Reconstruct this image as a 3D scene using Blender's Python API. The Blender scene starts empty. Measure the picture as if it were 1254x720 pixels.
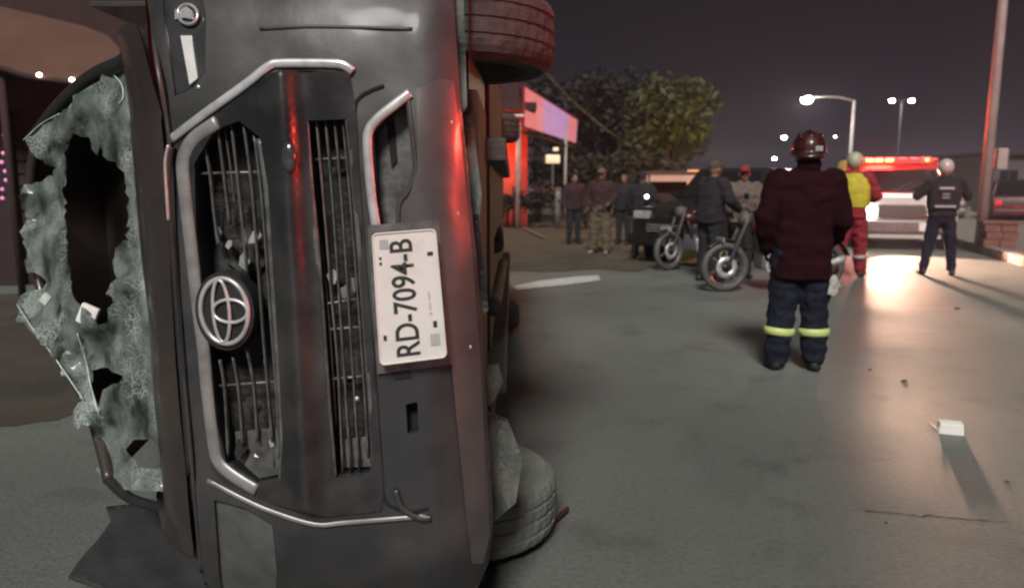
import bpy, bmesh, math, random
from mathutils import Vector, Matrix, noise
from mathutils.geometry import delaunay_2d_cdt
random.seed(7)
R = math.radians
sc = bpy.context.scene
COL = sc.collection

# ------------------------------------------------------------------ camera
CAM_H, FPX, PITCH = 1.32, 880.0, math.atan(131 / 880.0)
cam_d = bpy.data.cameras.new('camera')
cam_d.sensor_width = 36.0
cam_d.lens = 36.0 * FPX / 1254.0
cam_d.clip_start, cam_d.clip_end = 0.05, 3000
cam_d.dof.use_dof = True
cam_d.dof.focus_distance = 2.3
cam_d.dof.aperture_fstop = 2.4
cam = bpy.data.objects.new('camera', cam_d)
cam.location = (0, 0, CAM_H)
cam.rotation_euler = (math.pi / 2 - PITCH, 0, 0)
COL.objects.link(cam)
sc.camera = cam

# ------------------------------------------------------------------ world, sun, exposure
SUN_EL, SUN_AZ = 42.0, 188.0          # degrees; azimuth clockwise from +Y: behind the camera
w = bpy.data.worlds.new('World'); sc.world = w; w.use_nodes = True
nt = w.node_tree; nt.nodes.clear()
sky = nt.nodes.new('ShaderNodeTexSky'); sky.sky_type = 'NISHITA'; sky.sun_disc = False
sky.sun_elevation = R(SUN_EL); sky.sun_rotation = R(SUN_AZ)
sky.dust_density = 4.0; sky.air_density = 1.0
hs = nt.nodes.new('ShaderNodeHueSaturation'); hs.inputs['Saturation'].default_value = 0.12
mx = nt.nodes.new('ShaderNodeMixRGB'); mx.blend_type = 'MULTIPLY'; mx.inputs[0].default_value = 1
mx.inputs[2].default_value = (0.96, 0.82, 1.0, 1)
bg = nt.nodes.new('ShaderNodeBackground'); bg.inputs['Strength'].default_value = 0.00045
wo = nt.nodes.new('ShaderNodeOutputWorld')
nt.links.new(sky.outputs[0], hs.inputs['Color']); nt.links.new(hs.outputs[0], mx.inputs[1])
nt.links.new(mx.outputs[0], bg.inputs['Color']); nt.links.new(bg.outputs[0], wo.inputs['Surface'])

sun_d = bpy.data.lights.new('sun', 'SUN'); sun_d.energy = 1.0; sun_d.angle = R(14); sun_d.color = (1.0, 0.985, 0.92)
sun = bpy.data.objects.new('sun', sun_d); COL.objects.link(sun)
sd = Vector((math.sin(R(SUN_AZ)) * math.cos(R(SUN_EL)), math.cos(R(SUN_AZ)) * math.cos(R(SUN_EL)), math.sin(R(SUN_EL))))
sun.rotation_euler = sd.to_track_quat('Z', 'Y').to_euler()
sun.location = sd * 20

sc.view_settings.view_transform = 'Standard'
sc.view_settings.look = 'None'
sc.view_settings.exposure = 2.0
sc.view_settings.gamma = 1.0
sc.view_settings.use_curve_mapping = False
sc.render.engine = 'CYCLES'
sc.cycles.use_denoising = True
sc.cycles.filter_width = 2.1
sc.cycles.max_bounces = 6
sc.cycles.sample_clamp_indirect = 4.0
sc.cycles.volume_bounces = 0

# ------------------------------------------------------------------ helpers
CP, SP = math.cos(PITCH), math.sin(PITCH)
def ray(px, py):
    cx, cy = (px - 627) / FPX, (360 - py) / FPX
    return Vector((cx, CP + cy * SP, -SP + cy * CP))
def at(px, py, Y):
    d = ray(px, py); t = Y / d.y
    return Vector((d.x * t, Y, CAM_H + d.z * t))
def gnd(px, py, z=0.0):
    d = ray(px, py); t = (CAM_H - z) / (-d.z)
    return Vector((d.x * t, d.y * t, z))

MATS = {}
def mat(name, col, rough=0.6, metal=0.0, var=0.25, scale=6.0, bump=0.0, bscale=40.0, emit=None, estr=0.0,
        col2=None, spec=0.5, coat=0.0, trans=0.0, alpha=1.0, detail=5.0, rvar=0.0, thresh=None):
    m = bpy.data.materials.new(name); m.use_nodes = True
    t = m.node_tree; b = t.nodes['Principled BSDF']
    tc = t.nodes.new('ShaderNodeTexCoord')
    n = t.nodes.new('ShaderNodeTexNoise'); n.inputs['Scale'].default_value = scale; n.inputs['Detail'].default_value = detail
    n.inputs['Roughness'].default_value = 0.6
    t.links.new(tc.outputs['Object'], n.inputs['Vector'])
    cr = t.nodes.new('ShaderNodeValToRGB')
    c2 = col2 if col2 else tuple(min(1, c * (1 + var)) for c in col)
    c1 = col if col2 else tuple(c * (1 - var) for c in col)
    lo, hi = thresh if thresh else (0.3, 0.7)
    cr.color_ramp.elements[0].position = lo; cr.color_ramp.elements[1].position = hi
    cr.color_ramp.elements[0].color = (*c1, 1); cr.color_ramp.elements[1].color = (*c2, 1)
    t.links.new(n.outputs['Fac'], cr.inputs['Fac']); t.links.new(cr.outputs['Color'], b.inputs['Base Color'])
    b.inputs['Roughness'].default_value = rough; b.inputs['Metallic'].default_value = metal
    b.inputs['Specular IOR Level'].default_value = spec
    b.inputs['Coat Weight'].default_value = coat; b.inputs['Coat Roughness'].default_value = 0.12
    b.inputs['Transmission Weight'].default_value = trans; b.inputs['Alpha'].default_value = alpha
    if rvar:
        mr = t.nodes.new('ShaderNodeMapRange'); mr.inputs['To Min'].default_value = max(0.02, rough - rvar)
        mr.inputs['To Max'].default_value = min(1, rough + rvar); mr.inputs['From Min'].default_value = 0.3; mr.inputs['From Max'].default_value = 0.7
        n2 = t.nodes.new('ShaderNodeTexNoise'); n2.inputs['Scale'].default_value = scale * 0.6; n2.inputs['Detail'].default_value = 6
        t.links.new(tc.outputs['Object'], n2.inputs['Vector'])
        t.links.new(n2.outputs['Fac'], mr.inputs['Value']); t.links.new(mr.outputs[0], b.inputs['Roughness'])
    if bump:
        bp = t.nodes.new('ShaderNodeBump'); bp.inputs['Strength'].default_value = bump; bp.inputs['Distance'].default_value = 0.01
        nb = t.nodes.new('ShaderNodeTexNoise'); nb.inputs['Scale'].default_value = bscale; nb.inputs['Detail'].default_value = 6
        t.links.new(tc.outputs['Object'], nb.inputs['Vector'])
        t.links.new(nb.outputs['Fac'], bp.inputs['Height']); t.links.new(bp.outputs['Normal'], b.inputs['Normal'])
    if emit:
        b.inputs['Emission Color'].default_value = (*emit, 1); b.inputs['Emission Strength'].default_value = estr
    MATS[name] = m
    return m

def link(name, me, m=None, parent=None, smooth=False):
    o = bpy.data.objects.new(name, me); COL.objects.link(o)
    if m: me.materials.clear(); me.materials.append(m)
    if parent is not None: o.parent = parent; o.matrix_parent_inverse = Matrix.Translation(-parent.location) if parent.type == 'EMPTY' and parent.get('_w') else Matrix()
    if smooth:
        for p in me.polygons: p.use_smooth = True
    return o
def obj(name, bm, m, parent=None, smooth=False):
    me = bpy.data.meshes.new(name); bmesh.ops.recalc_face_normals(bm, faces=bm.faces[:]); bm.to_mesh(me); bm.free()
    return link(name, me, m, parent, smooth)
def raw(name, V, F_, m, parent=None, smooth=False):
    me = bpy.data.meshes.new(name); me.from_pydata([tuple(v) for v in V], [], F_); me.update()
    return link(name, me, m, parent, smooth)
def tag(o, label, cat=None, group=None, kind=None):
    if label: o['label'] = label
    if cat: o['category'] = cat
    if group: o['group'] = group
    if kind: o['kind'] = kind
    return o
def thing(name, label, cat, loc=(0, 0, 0), rz=0.0, group=None, world=False):
    """Empty at the base of a thing. world=True: its parts are given in world coordinates."""
    o = bpy.data.objects.new(name, None); COL.objects.link(o); o.location = loc; o.rotation_euler = (0, 0, rz)
    o.empty_display_size = 0.2
    if world: o['_w'] = 1
    return tag(o, label, cat, group)

def box(bm, c, s, bev=0.0, rot=None, taper=None):
    r = bmesh.ops.create_cube(bm, size=1.0); vs = r['verts']
    for v in vs:
        x, y, z = v.co
        if taper and z > 0: x *= taper[0]; y *= taper[1]
        v.co = Vector((x * s[0], y * s[1], z * s[2]))
    if rot: bmesh.ops.rotate(bm, verts=vs, cent=(0, 0, 0), matrix=rot)
    bmesh.ops.translate(bm, verts=vs, vec=Vector(c))
    if bev > 0:
        es = list({e for v in vs for e in v.link_edges})
        bmesh.ops.bevel(bm, geom=es, offset=bev, segments=2, affect='EDGES', profile=0.6)
    return bm
def B(c, s, bev=0.0, rot=None, taper=None):
    return box(bmesh.new(), c, s, bev, rot, taper)
def tube(bm, pts, r, seg=8, cap=True, flat=None, ref=None):
    """sweep; r a number or list; flat=(a,b) scales across / along the reference normal"""
    pts = [Vector(p) for p in pts]; n = len(pts); rings = []
    rr = r if isinstance(r, (list, tuple)) else [r] * n
    prev = None
    for i, p in enumerate(pts):
        t = (pts[min(i + 1, n - 1)] - pts[max(i - 1, 0)]).normalized()
        a = Vector(ref) if ref else (prev if prev is not None else (Vector((0, 0, 1)) if abs(t.z) < 0.9 else Vector((1, 0, 0))))
        nn = (a - t * a.dot(t))
        if nn.length < 1e-6: nn = t.orthogonal()
        nn.normalize(); bb = t.cross(nn); prev = nn
        fa, fb = flat if flat else (1, 1)
        rings.append([bm.verts.new(p + (bb * math.cos(2 * math.pi * k / seg) * fa + nn * math.sin(2 * math.pi * k / seg) * fb) * rr[i]) for k in range(seg)])
    for i in range(n - 1):
        for k in range(seg):
            bm.faces.new((rings[i][k], rings[i][(k + 1) % seg], rings[i + 1][(k + 1) % seg], rings[i + 1][k]))
    if cap:
        bm.faces.new(rings[0][::-1]); bm.faces.new(rings[-1])
    return bm
def T(pts, r, seg=8, **k): return tube(bmesh.new(), pts, r, seg, **k)
def smooth_line(pts, n=6):
    pts = [Vector(p) for p in pts]; out = []
    for i in range(len(pts) - 1):
        p0, p1, p2, p3 = pts[max(i - 1, 0)], pts[i], pts[i + 1], pts[min(i + 2, len(pts) - 1)]
        for k in range(n):
            t = k / n
            out.append(0.5 * ((2 * p1) + (-p0 + p2) * t + (2 * p0 - 5 * p1 + 4 * p2 - p3) * t * t + (-p0 + 3 * p1 - 3 * p2 + p3) * t ** 3))
    out.append(pts[-1]); return out
def lathe(bm, prof, seg=32, axis='Z', c=(0, 0, 0), closed=False):
    """prof: list of (radius, height)"""
    rings = []
    for r_, h in prof:
        ring = []
        for k in range(seg):
            a = 2 * math.pi * k / seg; x, y = r_ * math.cos(a), r_ * math.sin(a)
            v = {'Z': (x, y, h), 'X': (h, x, y), 'Y': (x, h, y)}[axis]
            ring.append(bm.verts.new(Vector(v) + Vector(c)))
        rings.append(ring)
    m = len(rings)
    for i in range(m if closed else m - 1):
        for k in range(seg):
            a, b_ = rings[i], rings[(i + 1) % m]
            bm.faces.new((a[k], a[(k + 1) % seg], b_[(k + 1) % seg], b_[k]))
    return bm
def inside(p, poly):
    x, y = p; c = False; j = len(poly) - 1
    for i in range(len(poly)):
        xi, yi = poly[i]; xj, yj = poly[j]
        if (yi > y) != (yj > y) and x < (xj - xi) * (y - yi) / (yj - yi) + xi: c = not c
        j = i
    return c
def resample(poly, step):
    out = []
    for i in range(len(poly)):
        a, b_ = Vector(poly[i]), Vector(poly[(i + 1) % len(poly)])
        n = max(1, int((b_ - a).length / step))
        out += [a.lerp(b_, k / n) for k in range(n)]
    return out
def sheet(outer, holes, lift, step=14, thick=0.004, jit=0.0):
    """triangulated panel: outline and holes in a flat chart, lifted to the 3-D surface by lift(u,v); given real thickness along +Y"""
    V, E = [], []
    rng = random.Random(len(outer) * 31 + int(step))
    for loop in [outer] + holes:
        pts = resample(loop, step); s = len(V)
        V += pts; E += [(s + i, s + (i + 1) % len(pts)) for i in range(len(pts))]
    xs = [p[0] for p in outer]; ys = [p[1] for p in outer]
    y = min(ys) + step / 2; row = 0
    while y < max(ys):
        x = min(xs) + (step / 2 if row % 2 else 0)
        while x < max(xs):
            p = (x + rng.uniform(-jit, jit) * step, y + rng.uniform(-jit, jit) * step)
            if inside(p, outer) and not any(inside(p, h) for h in holes): V.append(Vector(p))
            x += step
        y += step * 0.87; row += 1
    res = delaunay_2d_cdt([Vector((v[0], v[1])) for v in V], E, [], 0, 1e-4)
    v2, faces = res[0], res[2]
    keep = []
    for f in faces:
        c = sum((v2[i] for i in f), Vector((0, 0))) / len(f)
        if inside(c, outer) and not any(inside(c, h) for h in holes): keep.append(tuple(f))
    P = [lift(v[0], v[1]) for v in v2]
    n = len(P)
    if not thick: return P, keep
    edges = {}
    for f in keep:
        for i in range(3):
            e = (f[i], f[(i + 1) % 3]); edges[e] = 1
    P2 = P + [p + Vector((0, thick, 0)) for p in P]
    F2 = keep + [tuple(n + i for i in f[::-1]) for f in keep]
    for (a, b_) in edges:
        if (b_, a) not in edges: F2.append((b_, a, n + a, n + b_))
    return P2, F2
def sheet_obj(name, outer, holes, lift, m, parent, step=14, thick=0.004, smooth=True, jit=0.0):
    V, Fc = sheet(outer, holes, lift, step, thick, jit)
    used = sorted({i for f in Fc for i in f}); mp = {i: k for k, i in enumerate(used)}
    o = raw(name, [V[i] for i in used], [tuple(mp[i] for i in f) for f in Fc], m, parent, smooth)
    if smooth:
        try: o.data.set_sharp_from_angle(angle=R(40))
        except Exception: pass
    return o
def copy_tree(o, parent=None):
    c = o.copy(); COL.objects.link(c)
    if parent is not None: c.parent = parent
    for ch in o.children: copy_tree(ch, c)
    return c

# ------------------------------------------------------------------ materials
M = MATS
mat('road', (0.124, 0.130, 0.120), 0.62, var=0.22, scale=0.7, bump=0.5, bscale=90, rvar=0.14, detail=9)
def road_stains():
    t = M['road'].node_tree; b = t.nodes['Principled BSDF']; tc = [n for n in t.nodes if n.type == 'TEX_COORD'][0]
    src = b.inputs['Base Color'].links[0].from_socket
    for sc_, lo, hi, dk in ((0.35, .42, .62, .72), (2.2, .55, .75, .70), (45.0, .35, .7, .78)):
        n = t.nodes.new('ShaderNodeTexNoise'); n.inputs['Scale'].default_value = sc_; n.inputs['Detail'].default_value = 4
        t.links.new(tc.outputs['Object'], n.inputs['Vector'])
        r = t.nodes.new('ShaderNodeMapRange'); r.inputs['From Min'].default_value = lo; r.inputs['From Max'].default_value = hi; r.inputs['To Min'].default_value = 1.08; r.inputs['To Max'].default_value = dk
        t.links.new(n.outputs['Fac'], r.inputs['Value'])
        m = t.nodes.new('ShaderNodeMixRGB'); m.blend_type = 'MULTIPLY'; m.inputs[0].default_value = 1
        t.links.new(src, m.inputs[1]); t.links.new(r.outputs[0], m.inputs[2]); src = m.outputs[0]
    t.links.new(src, b.inputs['Base Color'])
road_stains()
mat('dirt', (0.046, 0.038, 0.027), 0.95, var=0.4, scale=1.2, bump=0.8, bscale=25, detail=8)
mat('concrete', (0.15, 0.13, 0.115), 0.85, var=0.25, scale=2.0, bump=0.4, bscale=50)
mat('white_paint', (0.5, 0.5, 0.48), 0.7, col2=(0.22, 0.22, 0.21), scale=14, thresh=(0.45, 0.75))
mat('gloss_black', (0.022, 0.022, 0.025), 0.30, 0.35, col2=(0.07, 0.067, 0.064), scale=6, coat=0.5, bump=0.15, bscale=16, rvar=0.12, detail=8, thresh=(0.42, 0.75))
mat('trim_grey', (0.30, 0.29, 0.285), 0.42, 0.4, col2=(0.16, 0.15, 0.15), scale=14, thresh=(0.4, 0.75))
mat('van_paint', (0.036, 0.037, 0.041), 0.46, 0.3, col2=(0.085, 0.082, 0.078), scale=4, coat=0.08, bump=0.12, bscale=18, rvar=0.12, detail=8, thresh=(0.4, 0.75))
mat('van_hood', (0.03, 0.026, 0.024), 0.4, 0.3, col2=(0.06, 0.04, 0.035), scale=5, coat=0.3, bump=0.1, bscale=12, rvar=0.1)
mat('black_plastic', (0.014, 0.014, 0.015), 0.55, var=0.4, scale=12, bump=0.2, bscale=80)
mat('grille_grey', (0.11, 0.107, 0.104), 0.4, 0.3, var=0.5, scale=22, bump=0.2, bscale=60)
mat('chrome', (0.55, 0.55, 0.56), 0.36, 0.5, col2=(0.26, 0.25, 0.25), scale=16, rvar=0.12, thresh=(0.45, 0.8))
mat('radiator', (0.012, 0.011, 0.011), 0.7, 0.2, col2=(0.055, 0.052, 0.048), scale=9, bump=0.6, bscale=70, thresh=(0.45, 0.72))
mat('lamp_lens', (0.095, 0.096, 0.094), 0.22, 0.2, var=0.25, scale=14, coat=0.6, bump=0.2, bscale=50)
mat('lamp_dark', (0.05, 0.05, 0.055), 0.2, 0.2, var=0.3, scale=14, coat=0.8)
mat('lamp_bright', (0.8, 0.8, 0.78), 0.3, 0.3, var=0.1, scale=20)
mat('plate_white', (0.62, 0.60, 0.585), 0.5, col2=(0.50, 0.47, 0.45), scale=9, thresh=(0.5, 0.85))
mat('plate_ink', (0.02, 0.022, 0.02), 0.6, var=0.2)
mat('plate_grey', (0.36, 0.36, 0.36), 0.6, var=0.15)
mat('tyre', (0.028, 0.027, 0.027), 0.9, col2=(0.05, 0.048, 0.046), scale=12, bump=0.4, bscale=60)
mat('tyre_dusty', (0.11, 0.113, 0.103), 0.9, col2=(0.17, 0.17, 0.155), scale=7, bump=0.4, bscale=50)
mat('rim', (0.25, 0.25, 0.26), 0.4, 0.7, var=0.2)
mat('underbody', (0.03, 0.028, 0.026), 0.8, col2=(0.075, 0.06, 0.05), scale=7, bump=0.6, bscale=30)
mat('undertray', (0.07, 0.074, 0.066), 0.75, col2=(0.12, 0.12, 0.108), scale=8, bump=0.5, bscale=30)
mat('interior', (0.006, 0.006, 0.007), 0.9, var=0.3)
mat('seat_fabric', (0.018, 0.018, 0.02), 0.95, var=0.3, bump=0.3)
mat('rubber_mat', (0.026, 0.027, 0.030), 0.8, var=0.25, scale=5, bump=0.4, bscale=40)
mat('strip_red', (0.055, 0.013, 0.013), 0.6, var=0.3)
mat('red_plastic', (0.45, 0.05, 0.05), 0.35, var=0.3)
mat('white_card', (0.72, 0.68, 0.64), 0.8, var=0.08)
mat('stone', (0.05, 0.045, 0.04), 0.9, var=0.3)

def glass_material():
    m = mat('broken_glass', (0.085, 0.11, 0.10), 0.25, col2=(0.22, 0.25, 0.232), scale=6, detail=8, thresh=(0.35, 0.7))
    t = m.node_tree; b = t.nodes['Principled BSDF']; tc = [n for n in t.nodes if n.type == 'TEX_COORD'][0]
    cr = [n for n in t.nodes if n.type == 'VALTORGB'][0]
    def web(scale, width):
        v = t.nodes.new('ShaderNodeTexVoronoi'); v.feature = 'DISTANCE_TO_EDGE'; v.inputs['Scale'].default_value = scale
        t.links.new(tc.outputs['Object'], v.inputs['Vector'])
        r = t.nodes.new('ShaderNodeMapRange'); r.inputs['From Min'].default_value = 0.0; r.inputs['From Max'].default_value = width; r.inputs['To Min'].default_value = 1; r.inputs['To Max'].default_value = 0
        t.links.new(v.outputs['Distance'], r.inputs['Value']); return r.outputs[0]
    a, c2 = web(55, .10), web(14, .03)
    mxv = t.nodes.new('ShaderNodeMath'); mxv.operation = 'MAXIMUM'; t.links.new(a, mxv.inputs[0]); t.links.new(c2, mxv.inputs[1])
    n5 = t.nodes.new('ShaderNodeTexNoise'); n5.inputs['Scale'].default_value = 5; n5.inputs['Detail'].default_value = 3
    t.links.new(tc.outputs['Object'], n5.inputs['Vector'])
    r5 = t.nodes.new('ShaderNodeMapRange'); r5.inputs['From Min'].default_value = .38; r5.inputs['From Max'].default_value = .62; t.links.new(n5.outputs['Fac'], r5.inputs['Value'])
    m5 = t.nodes.new('ShaderNodeMath'); m5.operation = 'MULTIPLY'; t.links.new(mxv.outputs[0], m5.inputs[0]); t.links.new(r5.outputs[0], m5.inputs[1])
    mxv = m5
    mm = t.nodes.new('ShaderNodeMixRGB'); mm.inputs[2].default_value = (.46, .51, .48, 1)
    t.links.new(mxv.outputs[0], mm.inputs[0]); t.links.new(cr.outputs[0], mm.inputs[1]); t.links.new(mm.outputs[0], b.inputs['Base Color'])
    bp = t.nodes.new('ShaderNodeBump'); bp.inputs['Strength'].default_value = 1.0; bp.inputs['Distance'].default_value = 0.008
    v2 = t.nodes.new('ShaderNodeTexVoronoi'); v2.inputs['Scale'].default_value = 55
    t.links.new(tc.outputs['Object'], v2.inputs['Vector'])
    t.links.new(v2.outputs['Color'], bp.inputs['Height']); t.links.new(bp.outputs[0], b.inputs['Normal'])
    n3 = t.nodes.new('ShaderNodeTexNoise'); n3.inputs['Scale'].default_value = 6; n3.inputs['Detail'].default_value = 5
    t.links.new(tc.outputs['Object'], n3.inputs['Vector'])
    mr = t.nodes.new('ShaderNodeMapRange'); mr.inputs['From Min'].default_value = .38; mr.inputs['From Max'].default_value = .6; mr.inputs['To Min'].default_value = .12; mr.inputs['To Max'].default_value = .85
    t.links.new(n3.outputs['Fac'], mr.inputs['Value'])
    al = t.nodes.new('ShaderNodeMath'); al.operation = 'MAXIMUM'; t.links.new(mr.outputs[0], al.inputs[0]); t.links.new(mxv.outputs[0], al.inputs[1]); t.links.new(al.outputs[0], b.inputs['Alpha'])
glass_material()

# ================================================================== SETTING
V = [(-900, -300, 0), (900, -300, 0), (900, 1500, 0), (-900, 1500, 0)]
road = tag(raw('road', V, [(0, 1, 2, 3)], M['road']), None, kind='structure')
# road direction (the lamp rows run this way)
DIR = Vector((0.335, 0.942, 0)).normalized(); SIDE = Vector((DIR.y, -DIR.x, 0))

def road_repairs():
    m = mat('road_patch', (0.095, 0.093, 0.087), 0.7, var=0.2, scale=2, bump=0.4, bscale=80)
    for i, (px, py, w_, l_) in enumerate([]):
        c = gnd(px, py); pts = []
        for k in range(22):
            a = 2 * math.pi * k / 22
            q = c + DIR * math.cos(a) * l_ * (0.8 + 0.3 * noise.noise((k * 0.7, i, 0))) * 0.5 + SIDE * math.sin(a) * w_ * (0.8 + 0.3 * noise.noise((k * 0.7, i, 5))) * 0.5
            pts.append((q.x, q.y, 0.004))
        tag(raw('road_patch', pts, [tuple(range(22))], m), None, kind='structure')
    mc = mat('crack_fill', (0.03, 0.028, 0.026), 0.8, var=0.3)
    for (a, b_, am) in [((1180, 372), (1060, 380), 0.05), ((1150, 408), (1070, 412), 0.06), ((1240, 640), (1060, 625), 0.05)]:
        A, Bq = gnd(*a, 0.006), gnd(*b_, 0.006); pts = []
        for k in range(25):
            p = A.lerp(Bq, k / 24); n_ = (Bq - A).normalized().cross(Vector((0, 0, 1)))
            pts.append(p + n_ * am * noise.noise((k * 0.5, a[0], 1)))
        L, Fq = [], []
        for k, p in enumerate(pts):
            wd = 0.006 * (0.4 + abs(noise.noise((k * 0.9, 3, a[1]))) * 2)
            L += [p + Vector((0, wd, 0)), p - Vector((0, wd, 0))]
            if k: Fq.append((2 * k - 2, 2 * k - 1, 2 * k + 1, 2 * k))
        tag(raw('road_crack', L, Fq, mc), None, kind='structure')
road_repairs()

# dirt lot beyond the intersection, on the left
def dirt_lot():
    pts = []
    for px in range(-700, 861, 20):
        base = 332 + 5 * noise.noise((px * 0.013, 1, 0)) + 2 * noise.noise((px * 0.09, 2, 0))
        if px > 780: base = 332 - (px - 780) * 0.22
        pts.append((px, base))
    V = [gnd(px, py, 0.008) for px, py in pts]
    n = len(V)
    for v in list(V[::-1]): V.append(Vector((v.x * 1.0 + (180 - v.y) * 0.33, 180, 0.008)))
    F_ = [(i, i + 1, 2 * n - 2 - i, 2 * n - 1 - i) for i in range(n - 1)]
    tag(raw('dirt_lot', V, F_, M['dirt']), None, kind='structure')
dirt_lot()
def dirt_verge():
    P = [(-500, 520), (-200, 522), (-60, 524), (20, 520), (70, 514), (110, 500), (170, 470), (230, 430), (250, 400), (200, 372), (60, 360), (-500, 360)]
    V, Fc = sheet(P, [], lambda u, v: gnd(u, v + 4 * noise.noise((u * .03, v * .03, 0)), .004), 22, 0)
    tag(raw('dirt_verge', V, Fc, M['dirt']), None, kind='structure')
dirt_verge()
# painted bar on the road
def marking():
    out = [(628, 350), (660, 344), (700, 339), (733, 337), (735, 343), (700, 348), (660, 352), (632, 355)]
    V = [gnd(a, b_, 0.012) for a, b_ in out]
    tag(raw('road_marking', V, [tuple(range(len(V)))], M['white_paint']), None, kind='structure')
marking()
# raised median with kerb on the right
K0 = gnd(1254, 324)
def median():
    a0 = K0 - DIR * 6; a1 = K0 + DIR * 260
    h = 0.15
    bm = bmesh.new()
    prof = [(0.0, 0.0), (0.0, h - 0.02), (0.02, h), (5.0, h), (5.0, 0.0)]
    N = 70; rings = []
    for i in range(N):
        t = (i / (N - 1)) ** 1.8
        p = a0.lerp(a1, t) + SIDE * 0.02 * noise.noise((i * 0.4, 0, 0))
        rings.append([bm.verts.new(p + SIDE * s + Vector((0, 0, z))) for s, z in prof])
    for i in range(N - 1):
        for k in range(len(prof) - 1):
            bm.faces.new((rings[i][k], rings[i][k + 1], rings[i + 1][k + 1], rings[i + 1][k]))
    bm.faces.new(rings[0])
    md = tag(obj('median', bm, M['concrete']), None, kind='structure')
    mk = mat('kerb_stone', (0.17, 0.15, 0.13), 0.85, var=0.25, scale=3, bump=0.5, bscale=40)
    kb = B((0, 0, 0), (0.16, 0.94, 0.17), 0.015); me = bpy.data.meshes.new('kerb_stone'); kb.to_mesh(me); kb.free(); me.materials.append(mk)
    rz = -math.atan2(DIR.x, DIR.y)
    for i in range(26):
        o = bpy.data.objects.new('kerb_stone', me); COL.objects.link(o); o.parent = md
        p = K0 + DIR * (i * 0.97 - 3) - SIDE * 0.082; o.location = (p.x, p.y, 0.087); o.rotation_euler = (random.uniform(-.01, .01), random.uniform(-.01, .01), rz + random.uniform(-.01, .01))
median()

# ================================================================== OVERTURNED VAN (lies on its right side: roof to the left, underside to the right)
ZC = 1.03
def FS(X, Z):
    """front surface of the van: distance Y as a function of height-on-the-car (X) and car width (Z)"""
    s = abs(Z - ZC) / 1.0
    y = 1.70 + 0.46 * min(s, 1.25) ** 7
    y += 0.06 * max(0, (-0.40 - X) / 0.45) ** 1.5                       # grille leans back
    y += 0.10 * max(0, (X + 0.22) / 0.15) ** 2                          # bumper tucks under
    if X < -0.83: y += 0.42 * ((-0.83 - X) / 0.32) ** 1.35               # hood
    y += 0.008 * noise.noise((X * 4, Z * 4, 0)) + 0.004 * noise.noise((X * 11, Z * 9, 3))
    return y
def S(px, py, off=0.0):
    Y = 1.75
    for _ in range(14):
        p = at(px, py, Y); Y += 0.7 * (FS(max(-1.3, min(0.1, p.x)), p.z) - Y)
    return at(px, py, Y - off)
def lift(off=0.0): return lambda u, v: S(u, v, off)

van = thing('overturned_van', 'dark grey van lying on its side with smashed front and shattered windscreen', 'van', (-0.6, 2.4, 0.0), world=True)

# grille and lamp openings, drawn on the front surface
G1 = [(238, 200), (262, 160), (292, 148), (318, 168), (328, 230), (334, 330), (341, 440), (346, 540), (343, 588), (312, 594), (277, 568), (266, 520), (252, 400), (240, 290)]
G2 = [(376, 148), (424, 146), (432, 230), (440, 330), (449, 450), (456, 560), (452, 582), (410, 584), (402, 500), (390, 330), (380, 220)]
FOG = [(457, 160), (497, 120), (505, 205), (496, 236), (486, 250), (484, 284), (460, 286)]
SLOT = [(497, 495), (511, 492), (513, 528), (499, 531)]
HL1 = [(196, -20), (244, -22), (252, 20), (251, 88), (236, 108), (214, 118), (206, 60)]
HL2 = [(262, 612), (300, 622), (334, 642), (340, 700), (336, 770), (282, 790), (268, 700)]
fascia_out = [(176, -60), (180, 0), (192, 75), (206, 150), (212, 220), (216, 300), (226, 440), (238, 580), (248, 700), (262, 830),
              (430, 860), (520, 800), (575, 742), (598, 690), (604, 640), (600, 560), (592, 450), (584, 330), (574, 220), (562, 110), (556, 0), (554, -60)]
sheet_obj('front_fascia', fascia_out, [G1, G2, FOG, SLOT, HL1, HL2], lift(), M['van_paint'], van, step=11, thick=0.018)

sheet_obj('grille_panel', [(216, 176), (262, 142), (331, 90), (345, 86), (428, 88), (436, 140), (441, 230), (449, 330), (459, 450), (470, 600), (466, 626), (400, 633), (336, 618), (272, 590), (258, 575), (246, 470), (234, 330), (222, 220)], [G1, G2], lambda u, v: S(u, v, 0.006 + 0.034 * math.exp(-((u - (346 + (v - 150) * .058)) / 17.0) ** 2)), M['gloss_black'], van, step=8, thick=0.005)
# hood
hood_out = [(171, -120), (172, 0), (197, 140), (205, 220), (208, 300), (218, 440), (230, 580), (240, 700), (250, 820),
            (217, 820), (203, 700), (196, 600), (186, 440), (172, 300), (163, 160), (155, 40), (152, -120)]
def hood_lift(u, v):
    # chart: x runs from the seam (front edge) to the cowl; spread it over the curved hood
    edge = 208 + (v - 300) * 0.082 if v > 140 else 197 + (v - 140) * 0.15
    f = max(0, min(1, (edge - u) / 50.0))
    z = at(edge, v, 1.8).z
    X0 = S(edge, v).x
    X = X0 - 0.31 * f ** 0.85
    s = abs(z - ZC)
    Y = FS(X0, z) + 0.004 + 0.47 * f ** 1.25 + 0.01 * noise.noise((X * 5, z * 4, 9))
    return Vector((X, Y, z))
sheet_obj('hood', hood_out, [], hood_lift, M['van_hood'], van, step=9, thick=0.012)
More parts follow.
